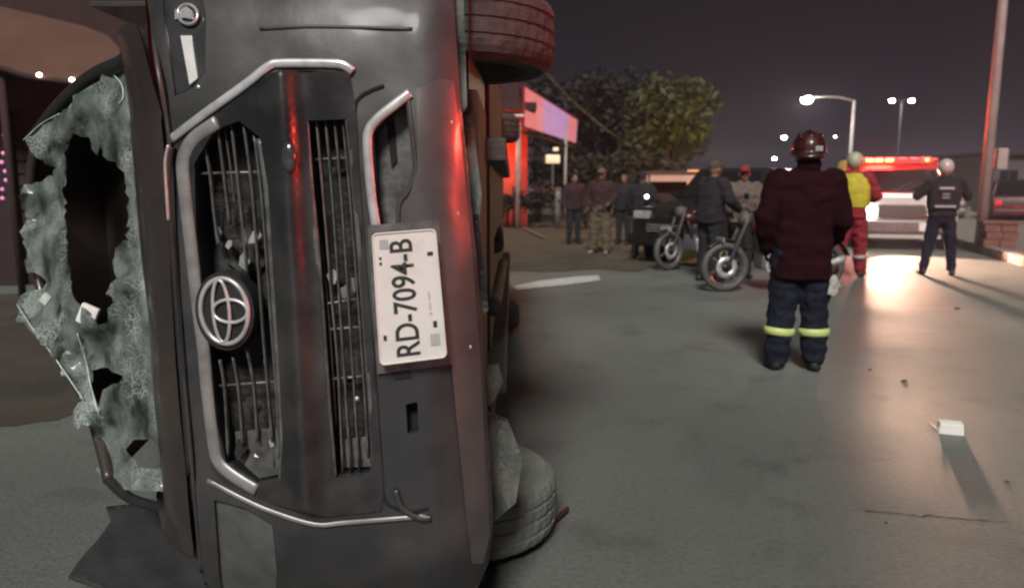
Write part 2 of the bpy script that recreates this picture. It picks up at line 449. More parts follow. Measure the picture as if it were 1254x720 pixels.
# reddish-brown seam edge and light line along the hood front
obj('hood_edge', T(smooth_line([S(184, -30, .006), S(190, 60, .006), S(205, 150, .008), S(211, 220, .008), S(214, 300, .008), S(224, 440, .006), S(236, 580, .006), S(247, 700, .006)]), 0.006, 8), M['van_paint'], van, True)
obj('hood_seal', T(smooth_line([S(210, 180, .012), S(207, 215, .012), S(212, 300, .01), S(222, 440, .006), S(233, 580, .006)]), 0.009, 8), M['black_plastic'], van, True)
obj('hood_trim', T(smooth_line([S(207, 178, .02), S(203, 200, .02), S(205, 240, .02), S(207, 270, .018)]), 0.007, 8, flat=(1, 0.6)), M['chrome'], van, True)

# recess walls + radiator core behind the grilles
for nm, G, dep in (('grille_recess', G1, 0.10), ('grille_recess', G2, 0.09), ('fog_recess', FOG, 0.06), ('slot_recess', SLOT, 0.05)):
    bm = bmesh.new(); P = resample(G, 10)
    a = [bm.verts.new(S(p[0], p[1], -0.001)) for p in P]; b_ = [bm.verts.new(S(p[0], p[1], -0.001) + Vector((0, dep, 0))) for p in P]
    for i in range(len(P)): bm.faces.new((a[i], a[(i + 1) % len(P)], b_[(i + 1) % len(P)], b_[i]))
    obj(nm, bm, M['black_plastic'], van)
def grow(G, k):
    c = Vector((sum(p[0] for p in G) / len(G), sum(p[1] for p in G) / len(G)))
    return [tuple(c + (Vector(p) - c) * k) for p in G]
rad = sheet_obj('radiator', grow(G1, 1.06), [], lambda u, v: S(u, v) + Vector((0, 0.085 + 0.02 * noise.noise((u * .03, v * .02, 4)), 0)), M['radiator'], van, step=12, thick=0.01)
rad2 = sheet_obj('radiator', grow(G2, 1.08), [], lambda u, v: S(u, v) + Vector((0, 0.075 + 0.02 * noise.noise((u * .03, v * .02, 8)), 0)), M['radiator'], van, step=12, thick=0.01)
sheet_obj('fog_backing', grow(FOG, 1.1), [], lambda u, v: S(u, v) + Vector((0, 0.055, 0)), M['grille_grey'], van, step=12, thick=0.01)
sheet_obj('fog_slot', [(469, 150), (478, 142), (482, 196), (475, 204)], [], lambda u, v: S(u, v) + Vector((0, 0.048, 0)), M['interior'], van, step=12, thick=0.004)
sheet_obj('slot_backing', grow(SLOT, 1.3), [], lambda u, v: S(u, v) + Vector((0, 0.045, 0)), M['interior'], van, step=12, thick=0.006)
# crumpled duct pieces seen behind the bars
def crushed(name, poly, d, amp, m, fr=0.05):
    return sheet_obj(name, poly, [], lambda u, v: S(u, v) + Vector((0, d + amp * noise.noise((u * fr, v * fr, d * 50)), 0)), m, van, step=7, thick=0.006, smooth=False, jit=0.25)
crushed('crushed_duct', [(258, 262), (290, 252), (318, 280), (316, 325), (292, 345), (262, 322)], 0.055, 0.03, M['radiator'], .03)
crushed('crushed_duct', [(280, 536), (342, 528), (345, 585), (312, 592), (282, 566)], 0.035, 0.012, M['grille_grey'], .02)
crushed('crushed_duct', [(414, 545), (452, 540), (455, 578), (414, 580)], 0.035, 0.01, M['grille_grey'], .02)
# vertical bars (the car's horizontal slats), each its own piece; some are bent or broken
def bar(pts, r, off, m='grille_grey', fl=(0.55, 1.6)):
    obj('grille_bar', T(smooth_line([S(x, y, off) for x, y in pts], 5), r, 6, flat=fl, ref=(0, 1, 0)), M[m], van, True)
for pts in ([(252, 180), (258, 215), (263, 262), (268, 300)], [(268, 160), (276, 225), (282, 275)], [(284, 152), (293, 230), (300, 300), (303, 335)],
            [(299, 152), (309, 230), (317, 330), (322, 400), (328, 470), (334, 540)], [(312, 165), (321, 240), (328, 330), (333, 400), (339, 480), (343, 560)]):
    bar(pts, 0.0062, -0.020)
for pts in ([(270, 440), (276, 480), (280, 560)], [(286, 436), (293, 480), (298, 545)], [(302, 424), (311, 470), (316, 540)]):
    bar(pts, 0.0062, -0.022)
for pts in ([(388, 148), (397, 250), (406, 360), (414, 450), (420, 578)], [(399, 147), (408, 250), (418, 400), (430, 577)], [(410, 147), (419, 250), (429, 400), (440, 575)], [(420, 147), (428, 230), (436, 330), (446, 470), (451, 560)]):
    bar(pts, 0.0058, -0.020)
for pts in ([(276, 158), (284, 215), (288, 250)], [(291, 470), (297, 510), (300, 560)], [(262, 440), (268, 500), (272, 540)], [(324, 440), (331, 500), (336, 570)], [(394, 300), (404, 400), (412, 520)]):
    bar(pts, 0.004, -0.032)
rngf = random.Random(4)
for (px, py) in ((276, 300), (292, 322), (306, 290), (262, 285), (300, 500), (330, 545), (322, 300), (404, 340), (418, 362), (430, 350), (412, 200), (425, 470), (288, 552), (310, 560)):
    sz = rngf.uniform(6, 13); a0 = rngf.uniform(0, 3)
    poly = [(px + sz * rngf.uniform(.4, 1) * math.cos(a0 + k * 1.25), py + sz * 1.3 * rngf.uniform(.4, 1) * math.sin(a0 + k * 1.25)) for k in range(5)]
    dd = rngf.uniform(.02, .045); tx, ty = rngf.uniform(-.002, .002), rngf.uniform(-.002, .002)
    sheet_obj('broken_piece', poly, [], lambda u, v: S(u, v) + Vector((0, dd + (u - px) * tx + (v - py) * ty, 0)), M[rngf.choice(('chrome', 'trim_grey', 'grille_grey', 'gloss_black'))], van, step=8, thick=.003, smooth=False)
for pts, nm in (([(240, 213), (280, 212), (326, 211)], 'grille_stay'), ([(258, 473), (300, 470), (342, 467)], 'grille_stay'), ([(398, 404), (420, 402), (446, 400)], 'grille_stay'),
                ([(378, 196), (400, 195), (428, 194)], 'grille_stay'), ([(404, 464), (430, 462), (450, 460)], 'grille_stay'), ([(345, 360), (368, 370), (400, 372), (440, 366)], 'grille_stay')):
    obj(nm, T([S(x, y, -0.03) for x, y in pts], 0.004, 6), M['grille_grey'], van, True)

# chrome surrounds
def trim(name, pts, r, off, m='chrome', fl=(1.0, 0.55), n=5):
    return obj(name, T(smooth_line([S(x, y, off) for x, y in pts], n), r, 10, flat=fl, ref=(0, 1, 0)), M[m], van, True)
trim('grille_surround', [(208, 172), (250, 140), (300, 104), (328, 82), (345, 78), (400, 78), (420, 80), (432, 88)], 0.0105, 0.006, 'chrome', (1.0, .4))
trim('grille_surround', [(254, 588), (300, 612), (335, 627), (385, 642), (420, 640), (470, 636), (522, 632)], 0.0065, 0.006, 'trim_grey')
trim('grille_frame', [(266, 150), (240, 168), (228, 185), (224, 205), (228, 250), (236, 320), (243, 380), (249, 425), (254, 480), (262, 545), (268, 566), (285, 582), (314, 600)], 0.0165, 0.008, 'trim_grey', (1.0, .35))
trim('grille_lip', [(318, 170), (327, 230), (334, 330), (341, 440), (347, 540), (345, 590)], 0.009, 0.002, 'grille_grey')
trim('grille_lip', [(374, 148), (380, 225), (390, 330), (402, 500), (409, 584)], 0.008, 0.002, 'grille_grey')
trim('grille_lip', [(426, 146), (434, 230), (442, 330), (451, 450), (458, 560), (454, 584)], 0.007, 0.002, 'grille_grey')
trim('bumper_gap', [(470, 105), (442, 118), (434, 140), (438, 220), (446, 320), (456, 430), (466, 560), (471, 612), (500, 626), (524, 622)], 0.004, 0.003, 'interior')
trim('fog_frame', [(462, 286), (455, 240), (450, 180), (452, 160), (462, 146), (484, 128), (502, 114)], 0.0115, 0.006, 'chrome', (1, .45))
trim('fog_frame', [(500, 118), (504, 160), (509, 208), (499, 236), (489, 250), (487, 284)], 0.005, 0.002, 'van_paint')
trim('bumper_fold', [(484, 600), (492, 622), (512, 634), (528, 634)], 0.008, 0.008, 'van_paint')
trim('bumper_crease', [(318, 36), (370, 33), (440, 34), (505, 36)], 0.004, 0.002, 'van_paint')
# sensor in the middle bar and small clips
bm = bmesh.new(); bmesh.ops.create_uvsphere(bm, u_segments=16, v_segments=10, radius=1)
c = S(354, 193, 0.038)
for v in bm.verts: v.co = Vector((v.co.x * .018, v.co.y * .01, v.co.z * .034)) + c
obj('parking_sensor', bm, M['lamp_dark'], van, True)
for (px, py, r) in [(265, 148, .007), (243, 107, .005), (437, 488, .006), (560, 262, .006), (552, 150, .006), (575, 425, .006), (330, 262, .008)]:
    bm = bmesh.new(); bmesh.ops.create_uvsphere(bm, u_segments=10, v_segments=6, radius=r)
    for v in bm.verts: v.co = Vector((v.co.x, v.co.y * .5, v.co.z)) + S(px, py, .002)
    obj('clip', bm, M['chrome'], van, True)

# emblem: oval ring with two crossing ovals
def oval(cx, cy, rx, ry, r, off, parent, name):
    pts = [S(cx + rx * math.cos(a) + 0.08 * ry * math.sin(a), cy + ry * math.sin(a), off) for a in [2 * math.pi * k / 40 for k in range(41)]]
    return obj(name, T(pts, r, 8, cap=False), M['chrome'], parent, True)
disc = sheet_obj('emblem', [(275 + 36 * math.cos(a) + 3 * math.sin(a), 381 + 48 * math.sin(a)) for a in [2 * math.pi * k / 36 for k in range(36)]], [], lift(0.018), M['black_plastic'], van, step=12, thick=0.06)
disc['label'] = 'chrome oval emblem with crossing rings'
oval(275, 381, 29, 40, 0.0062, 0.022, disc, 'emblem_ring')
oval(271, 381, 10, 38, 0.0045, 0.024, disc, 'emblem_loop')
oval(282, 381, 21, 14, 0.0045, 0.024, disc, 'emblem_loop')

# headlights
for HL, nm in ((HL1, 'up'), (HL2, 'dn')):
    lens = sheet_obj('headlight', grow(HL, 0.985), [], lift(-0.012), M['lamp_dark'] if nm == 'up' else M['lamp_lens'], van, step=10, thick=0.02)
    if nm == 'up':
        sheet_obj('running_light', [(221, 44), (234, 44), (242, 96), (232, 104)], [], lift(-0.004), M['lamp_bright'], lens, step=8, thick=0.01)
        sheet_obj('reflector', [(214, 12), (228, 8), (236, 14), (236, 24), (226, 22), (214, 24)], [], lift(-0.004), M['chrome'], lens, step=6, thick=0.01)
        oval(230, 18, 12, 12, 0.004, -0.002, lens, 'reflector_ring')

# licence plate with bracket
PL = [(456, 287), (533, 281), (547, 437), (466, 447)]
def plate_pt(u, v, off):   # u along the text (0..1, bottom->top), v across (0..1, text top (left) -> text bottom (right))
    a = Vector(PL[3]).lerp(Vector(PL[2]), v); b_ = Vector(PL[0]).lerp(Vector(PL[1]), v)
    p = a.lerp(b_, u); q = at(p.x, p.y, 1.66 - off)
    return q
bm = bmesh.new(); N = 24
ring0 = []
rc = 0.035
cor = []
for (cu, cv, a0) in ((1 - rc, 1 - 2 * rc, 0), (rc, 1 - 2 * rc, 90), (rc, 2 * rc, 180), (1 - rc, 2 * rc, 270)):
    for k in range(5):
        a = R(a0 + k * 22.5)
        cor.append((cu + rc * math.cos(a), cv + 2 * rc * math.sin(a)))
f0 = [bm.verts.new(plate_pt(u, v, 0.0)) for u, v in cor]; f1 = [bm.verts.new(plate_pt(u, v, -0.003)) for u, v in cor]
bm.faces.new(f0); bm.faces.new(f1[::-1])
for i in range(len(cor)): bm.faces.new((f0[i], f0[(i + 1) % len(cor)], f1[(i + 1) % len(cor)], f1[i]))
plate = obj('licence_plate', bm, M['plate_white'], van)
plate['label'] = 'white licence plate turned on end reading RD-7094-B'
obj('plate_rim', T([plate_pt(u, v, 0.001) for u, v in cor + cor[:1]], 0.0022, 6, cap=False), M['plate_white'], plate, True)
cu_ = bpy.data.curves.new('plate_text', 'FONT'); cu_.body = 'RD-7094-B'; cu_.align_x = 'CENTER'; cu_.align_y = 'CENTER'; cu_.size = 1.0; cu_.offset = 0.012
tob = bpy.data.objects.new('tmp_text', cu_); COL.objects.link(tob)
dg = bpy.context.evaluated_depsgraph_get(); tme = bpy.data.meshes.new_from_object(tob.evaluated_get(dg)); bpy.data.objects.remove(tob)
xs = [v.co.x for v in tme.vertices]; ys = [v.co.y for v in tme.vertices]
x0, x1, y0, y1 = min(xs), max(xs), min(ys), max(ys)
for v in tme.vertices:
    u = 0.045 + 0.90 * (v.co.x - x0) / (x1 - x0); vv = 0.62 - 0.37 * (v.co.y - y0) / (y1 - y0)
    v.co = plate_pt(u, vv, 0.0016)
link('plate_text', tme, M['plate_ink'], plate)
for (u0, u1, v0, v1, mm) in [(0.10, 0.19, 0.78, 0.92, 'plate_grey'), (0.88, 0.95, 0.10, 0.24, 'plate_grey'), (0.24, 0.29, 0.84, 0.90, 'plate_ink'), (0.80, 0.83, 0.84, 0.93, 'plate_ink'),
                             (0.80, 0.82, 0.08, 0.12, 'plate_ink'), (0.76, 0.78, 0.08, 0.12, 'plate_ink'), (0.18, 0.22, 0.07, 0.12, 'plate_ink'), (0.34, 0.36, 0.80, 0.84, 'plate_grey'), (0.38, 0.44, 0.80, 0.83, 'plate_grey'), (0.46, 0.52, 0.80, 0.83, 'plate_grey')]:
    raw('plate_mark', [plate_pt(u0, v0, .0016), plate_pt(u1, v0, .0016), plate_pt(u1, v1, .0016), plate_pt(u0, v1, .0016)], [(0, 1, 2, 3)], M[mm], plate)
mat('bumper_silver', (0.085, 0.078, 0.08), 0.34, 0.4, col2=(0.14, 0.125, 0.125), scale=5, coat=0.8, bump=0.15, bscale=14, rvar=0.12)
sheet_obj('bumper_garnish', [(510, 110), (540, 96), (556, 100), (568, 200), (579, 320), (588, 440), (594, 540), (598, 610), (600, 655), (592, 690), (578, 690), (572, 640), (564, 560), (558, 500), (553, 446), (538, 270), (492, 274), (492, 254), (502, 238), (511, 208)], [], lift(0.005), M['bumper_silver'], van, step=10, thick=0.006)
sheet_obj('plate_bracket', [(450, 276), (538, 270), (553, 446), (462, 458)], [], lift(0.012), M['grille_grey'], van, step=14, thick=0.012)
sheet_obj('tow_cover', [(478, 452), (500, 450), (503, 462), (482, 464)], [], lift(0.006), M['interior'], van, step=8, thick=0.006)

# lower valance: torn liner on the underside edge
def torn(name, poly, Y, amp, m, step=8):
    return sheet_obj(name, poly, [], lambda u, v: at(u, v, Y + amp * noise.noise((u * .04, v * .02, Y))), m, van, step=step, thick=0.008, smooth=False, jit=0.3)
torn('torn_liner', [(540, -40), (566, -40), (570, 60), (572, 130), (560, 150), (552, 110), (545, 50)], 1.80, 0.05, M['undertray'])
torn('torn_liner', [(562, 142), (578, 140), (584, 190), (590, 240), (586, 285), (576, 262), (568, 210)], 1.86, 0.05, M['undertray'])
torn('valance_strip', [(578, 262), (586, 262), (592, 320), (598, 380), (592, 384), (584, 330)], 1.84, 0.03, M['black_plastic'])
torn('torn_liner', [(596, 448), (610, 446), (616, 466), (606, 490), (596, 500)], 1.95, 0.05, M['underbody'])
torn('torn_liner', [(598, 505), (622, 515), (640, 560), (632, 615), (604, 640), (600, 560)], 2.02, 0.05, M['undertray'])

# wheels: axis along Z (the car's width); tread is what the camera sees
def wheel(c, m_tyre, width=0.235, rad=0.345):
    h = width / 2
    prof = [(rad * .60, -h * .80), (rad * .72, -h * .98), (rad * .88, -h * .98), (rad * .965, -h * .82), (rad * .99, -h * .66)]
    for g in (-0.42, 0.0, 0.42):
        prof += [(rad, h * (g - .075)), (rad * .987, h * (g - .05)), (rad * .987, h * (g + .05)), (rad, h * (g + .075))]
    prof += [(rad * .99, h * .66), (rad * .965, h * .82), (rad * .88, h * .98), (rad * .72, h * .98), (rad * .60, h * .80)]
    bm = lathe(bmesh.new(), prof, 168, 'Z', c, closed=True)
    for v in bm.verts:
        dx, dy, dz = v.co.x - c[0], v.co.y - c[1], v.co.z - c[2]; r_ = math.hypot(dx, dy)
        if r_ > rad * .96:
            k = int(round((math.atan2(dy, dx) % (2 * math.pi)) / (2 * math.pi) * 168)); row = int((dz / h + 1) * 2.4)
            if (k + row * 3) % 7 in (0, 1): v.co.x -= dx / r_ * .0028; v.co.y -= dy / r_ * .0028
    o = obj('wheel', bm, m_tyre, van, False)
    bm = bmesh.new(); lathe(bm, [(rad * .60, -h * .8), (rad * .57, -h * .3), (rad * .56, h * .5), (rad * .60, h * .8)], 40, 'Z', c)
    lathe(bm, [(0.02, h * .30), (rad * .2, h * .34), (rad * .3, h * .2), (rad * .56, h * .05)], 40, 'Z', c)
    obj('rim', bm, M['rim'], o, True)
    for k in range(5):
        a = 2 * math.pi * k / 5
        obj('spoke', B((c[0] + rad * .36 * math.cos(a), c[1] + rad * .36 * math.sin(a), c[2] + h * .3), (rad * .42, .05, .02), .004, Matrix.Rotation(a, 3, 'Z')), M['rim'], o)
    obj('hub', lathe(bmesh.new(), [(0.0005, -h * .9), (.06, -h * .88), (.075, -h * .2), (.09, 0)], 20, 'Z', c), M['underbody'], o, True)
    return o
WX = -0.195
wheel((WX, 2.62, ZC + 0.80), M['tyre']); 
wheel((WX + 0.02, 2.62, 0.15), M['tyre_dusty'])
wheel((WX - .08, 6.55, ZC + 0.80), M['tyre']); wheel((WX - .08, 6.55, 0.15), M['tyre'])

# body shell behind the front
def shell():
    st = [(2.22, -1.08, -.13, .02, .10), (2.6, -1.16, -.11, .02, .12), (3.3, -1.86, -.10, .02, .20), (3.7, -1.92, -.10, .02, .22), (6.9, -1.92, -.10, .02, .22), (7.4, -1.86, -.11, .06, .25), (7.55, -1.7, -.1, .12, .3)]
    bm = bmesh.new(); rings = []
    for (Y, xr, xf, inset, rad) in st:
        zl, zh = 0.035 + inset, (1.72 if Y == 3.3 else 1.9 if Y == 3.7 else 2.03 - inset)
        pts = []
        tum = 0.10 if xr < -1.5 else 0.03
        for (cx, cz, a0) in ((xf - .06, zh - .06, 0), (xr + rad, zh - rad - tum, 90), (xr + rad, zl + rad + tum, 180), (xf - .06, zl + .06, 270)):
            r_ = .06 if a0 in (0, 270) else rad
            for k in range(5):
                a = R(a0 + k * 22.5); pts.append((cx + r_ * math.cos(a), cz + r_ * math.sin(a)))
        rings.append([bm.verts.new((x, Y, z)) for x, z in pts])
    n = len(rings[0])
    for i in range(len(rings) - 1):
        for k in range(n): bm.faces.new((rings[i][k], rings[i][(k + 1) % n], rings[i + 1][(k + 1) % n], rings[i + 1][k]))
    bm.faces.new(rings[-1])
    return bm
obj('body_shell', shell(), M['van_hood'], van, True)
# side windows and door seams on the upward side, rear window
for (y0, y1, nm) in ((2.85, 3.6, 'side_window'), (3.85, 4.9, 'side_window'), (5.05, 6.0, 'side_window'), (6.15, 7.0, 'side_window')):
    obj(nm, B((-1.35, (y0 + y1) / 2, 2.004), (0.5, y1 - y0, .02), .006), M['lamp_dark'], van)
for y in (2.75, 3.72, 4.98): obj('door_seam', B((-0.85, y, 2.012), (1.4, .012, .006)), M['interior'], van)
obj('door_handle', B((-0.98, 3.5, 2.03), (.03, .2, .03), .008), M['chrome'], van)
obj('rear_window', B((-1.25, 7.56, ZC), (0.5, .02, 1.3), .006), M['lamp_dark'], van)
# underside
obj('floor_rail', B((-0.07, 5.0, ZC + .42), (.10, 4.9, .08), .01), M['underbody'], van); obj('floor_rail', B((-0.07, 5.0, ZC - .42), (.10, 4.9, .08), .01), M['underbody'], van)
obj('axle', T([(WX - .06, 6.55, .25), (WX - .06, 6.55, 1.75)], .055, 14), M['underbody'], van, True)
obj('axle', T([(WX + .02, 2.62, .25), (WX + .02, 2.62, 1.75)], .035, 12), M['underbody'], van, True)
obj('lower_arm', B((-.17, 2.55, ZC + .58), (.05, .16, .34), .01), M['underbody'], van); obj('lower_arm', B((-.17, 2.55, ZC - .58), (.05, .16, .34), .01), M['underbody'], van)
obj('floor_pan', B((-.098, 5.15, ZC), (.02, 4.5, 1.86), .006), M['underbody'], van)
obj('driveshaft', T([(-.08, 3.6, ZC), (-.12, 6.3, ZC)], .04, 12), M['underbody'], van, True)
obj('exhaust_pipe', T(smooth_line([(-.08, 2.9, ZC - .2), (-.07, 4.2, ZC - .22), (-.07, 5.6, ZC - .3), (-.08, 7.5, ZC - .6)]), .035, 12), M['underbody'], van, True)
obj('undertray', B((-.115, 2.28, ZC), (.05, .6, 1.1), .015), M['underbody'], van)
obj('fuel_tank', B((-.17, 4.5, ZC + .1), (.16, 1.1, .5), .04), M['underbody'], van)
for s, nm in ((1, 'wheel_arch'), (-1, 'wheel_arch')):
    pts = [(WX + .43 * math.cos(a), 2.62 + .43 * math.sin(a), ZC + s * 0.97) for a in [math.pi * (.42 + 1.16 * k / 16) for k in range(17)]]
    obj(nm, T(pts, .022, 8), M['black_plastic'], van, True)
# dark red strip laid along the ground line below the bumper and wheel
obj('red_strip', T(smooth_line([gnd(500, 722, .02), gnd(545, 708, .02), gnd(588, 688, .02), gnd(606, 664, .015), gnd(640, 656, .015), gnd(672, 642, .02), gnd(695, 622, .03)]), [.012] * 30 + [.009] * 7, 8), M['strip_red'], van, True)

# cab: pillars, crushed roof edge, interior
pil_m = M['van_hood']
top_pillar = [at(168, 62, 2.32), at(150, 78, 2.42), at(112, 96, 2.62), at(74, 130, 2.8), at(46, 166, 2.95)]
header = [at(46, 166, 2.95), at(38, 230, 3.02), at(44, 300, 3.02), at(52, 360, 2.98), at(84, 440, 2.85), at(116, 520, 2.62), at(134, 588, 2.46)]
bot_pillar = [at(134, 588, 2.46), at(160, 610, 2.36), at(210, 625, 2.2)]
obj('windscreen_pillar', T(smooth_line(top_pillar), .028, 10), M['black_plastic'], van, True)
obj('windscreen_pillar', T(smooth_line(bot_pillar), .018, 10), M['black_plastic'], van, True)
obj('roof_header', T(smooth_line(header), .022, 10), pil_m, van, True)
def roof_skin():
    bm = bmesh.new(); H = smooth_line(top_pillar[1:] + header[1:], 4); n = len(H); rows = []
    for i, h in enumerate(H):
        z = 1.9 - (i / (n - 1)) * 1.75
        e = Vector((-1.86 if 0.3 < z < 1.7 else -1.72, 3.35, z)); e.x = max(e.x, e.x)
        rows.append([bm.verts.new(h.lerp(e, t) + Vector((0.03, 0, 0)) * noise.noise((i * .5, t * 3, 0)) * (1 if 0 < t < 1 else 0)) for t in (0, .33, .66, 1)])
    for i in range(n - 1):
        for k in range(3): bm.faces.new((rows[i][k], rows[i][k + 1], rows[i + 1][k + 1], rows[i + 1][k]))
    return bm
obj('crushed_roof', roof_skin(), M['van_hood'], van, True)
obj('dashboard', B((-1.03, 2.46, ZC), (.22, .36, 1.6), .05), M['interior'], van)
obj('bulkhead', B((-1.2, 3.9, ZC), (1.3, .05, 1.8), .01), M['interior'], van)
for z in (ZC + .45, ZC - .45):
    st = obj('seat', B((-.92, 3.35, z), (.16, .5, .5), .05), M['seat_fabric'], van)
    obj('seat_back', B((-1.28, 3.6, z), (.62, .15, .48), .06), M['seat_fabric'], st); obj('headrest', B((-1.68, 3.62, z), (.16, .1, .28), .04), M['seat_fabric'], st)
bm = bmesh.new(); lathe(bm, [(.19 + .014 * math.cos(a), .014 * math.sin(a)) for a in [2 * math.pi * k / 8 for k in range(8)]], 30, 'Z', (0, 0, 0), closed=True)
bmesh.ops.rotate(bm, verts=bm.verts, cent=(0, 0, 0), matrix=Matrix.Rotation(R(70), 3, 'X') @ Matrix.Rotation(R(0), 3, 'Y')); bmesh.ops.translate(bm, verts=bm.verts, vec=(-1.3, 2.85, ZC + .45))
obj('steering_wheel', bm, M['interior'], van, True)

# shattered windscreen: sagging laminated sheet with a torn hole
W_OUT = [(162, 84), (140, 84), (112, 104), (92, 118), (74, 140), (52, 152), (30, 172), (38, 190), (52, 196), (66, 214), (44, 224), (22, 232), (30, 262), (26, 300), (36, 330), (52, 338),
         (60, 352), (34, 356), (22, 372), (16, 392), (36, 404), (60, 430), (84, 462), (104, 492), (92, 500), (88, 520), (112, 524), (124, 548), (116, 580), (140, 600), (204, 602), (212, 590), (198, 480), (184, 340), (176, 220), (170, 120)]
H1 = [(80, 180), (92, 166), (108, 170), (118, 186), (122, 178), (124, 192), (140, 198), (152, 210), (155, 250), (156, 294), (142, 300), (140, 340), (132, 348), (138, 372), (132, 392), (118, 402), (104, 380), (92, 366), (84, 340), (80, 290), (78, 240)]
H2 = [(150, 552), (164, 540), (184, 538), (196, 552), (203, 572), (190, 574), (168, 572)]
H3 = [(112, 452), (130, 450), (150, 462), (146, 470), (126, 478), (120, 500), (114, 480)]
H4 = [(44, 202), (54, 200), (66, 206), (60, 216), (46, 214)]
def ragged(P, amp, seed, step=6, closed=True):
    rng = random.Random(seed); out = []
    Q = resample(P, step)
    if not closed: Q = Q[:len(Q) - max(1, int((Vector(P[0]) - Vector(P[-1])).length / step))] + [Vector(P[-1])]
    for p in Q: out.append((p[0] + rng.gauss(0, amp), p[1] + rng.gauss(0, amp)))
    return out
H1, H2, H3, H4 = ragged(H1, 2.0, 1), ragged(H2, 1.5, 2), ragged(H3, 1.5, 3), ragged(H4, 1.2, 4)
W_OUT = W_OUT[:1] + [q for q in ragged(W_OUT[1:-6], 2.2, 5, 7, False)] + W_OUT[-6:]
def wl(u, v):
    f = max(0, min(1, (190 - u) / 160.0))
    Y = 2.22 + 0.70 * f
    Y += 0.12 * noise.noise((u * .020, v * .020, 1.5)) + 0.03 * noise.noise((u * .06, v * .05, 4.0)) + 0.012 * noise.noise((u * .16, v * .16, 2.0))
    if v > 350 and u < 125: Y -= 0.22 * min(1, (125 - u) / 60) * min(1, (v - 350) / 50)
    return at(u, v, Y)
ws = sheet_obj('windscreen', W_OUT, [H1, H2, H3, H4], wl, M['broken_glass'], van, step=6, thick=0.006, smooth=True, jit=0.2)
ws['label'] = 'shattered whitish windscreen sagging out of its frame'
mat('glass_edge', (0.45, 0.5, 0.47), 0.3, var=0.3, scale=30)
for pts in ([(96, 408), (106, 440), (112, 470), (122, 506)], [(22, 372), (40, 400), (70, 440), (104, 490)], [(30, 172), (52, 152), (74, 140)], [(138, 90), (150, 104), (152, 120), (146, 128)]):
    obj('glass_edge', T(smooth_line([wl(a, b_) - Vector((0, .006, 0)) for a, b_ in pts]), .0025, 6), M['glass_edge'], ws, True)
obj('paper_tag', B(at(108, 386, 2.5), (.065, .02, .075), .008, Matrix.Rotation(R(25), 3, 'Y')), M['white_card'], van)
obj('glass_shard', B(at(56, 366, 2.55), (.03, .01, .04), .003, Matrix.Rotation(R(40), 3, 'Y')), M['glass_edge'], van)

# things on the road by the van
def mat_on_road():
    out = [(130, 622), (170, 618), (216, 616), (236, 650), (262, 740), (180, 740), (84, 708), (96, 690), (120, 662), (136, 640)]
    V, Fc = sheet(out, [], lambda u, v: gnd(u, v, 0.012 + 0.012 * (1 + noise.noise((u * .03, v * .03, 2)))), 9, 0)
    o = raw('rubber_mat', V, Fc, M['rubber_mat'], None, True)
    md = o.modifiers.new('t', 'SOLIDIFY'); md.thickness = 0.008; md.offset = -1
    tag(o, 'dark crumpled floor mat lying on the road below the windscreen', 'mat')
mat_on_road()
def shard(name, c, size, m, label, cat, group=None, rz=0.4, n=7, h=0.5):
    bm = bmesh.new(); rng = random.Random(int(abs(c[0] * 917 + c[1] * 331) * 10))
    top = []; bot = []
    for k in range(n):
        a = 2 * math.pi * k / n; r_ = size * rng.uniform(.55, 1)
        bot.append(bm.verts.new((c[0] + r_ * math.cos(a), c[1] + r_ * math.sin(a) * .7, c[2] + .001)))
        top.append(bm.verts.new((c[0] + r_ * .75 * math.cos(a), c[1] + r_ * .5 * math.sin(a), c[2] + size * h * rng.uniform(.5, 1))))
    bm.faces.new(top); bm.faces.new(bot[::-1])
    for k in range(n): bm.faces.new((bot[k], bot[(k + 1) % n], top[(k + 1) % n], top[k]))
    return tag(obj(name, bm, m), label, cat, group)
shard('lens_fragment', gnd(236, 712, 0), .03, M['red_plastic'], 'small red lens fragment at the foot of the van beside the dark mat', 'fragment')
shard('lens_fragment', gnd(470, 708, 0.0) - Vector((0, .02, 0)), .03, M['red_plastic'], 'red lens fragment under the bumper in the foreground', 'fragment')
def carton():
    p = gnd(1163, 530)
    t = thing('paper_carton', 'small crushed white carton lying alone on the road at right', 'carton', p, R(-18))
    bm = B((0, 0, .032), (.125, .07, .06), .006, Matrix.Rotation(R(8), 3, 'X'), taper=(.9, .8)); obj('carton_body', bm, M['white_card'], t)
    obj('flap', B((-.078, .0, .03), (.04, .06, .004), .001, Matrix.Rotation(R(35), 3, 'Y')), M['white_card'], t)
carton()
for (px, py, s, lb) in [(1172, 378, .06, 'dark stone on the pale road beyond the white carton'), (1065, 453, .035, 'dark pebble on the road right of the firefighter'), (1107, 467, .05, 'flat brown stone on the road between pebble and carton'),
                        (1085, 640, .02, 'tiny dark pebble in the right foreground of the road'), (1233, 590, .025, 'small stone on the road at the lower right edge')]:
    shard('stone', gnd(px, py), s * .6, M['stone'], lb, 'stone', 'loose stones on the road', h=.45)

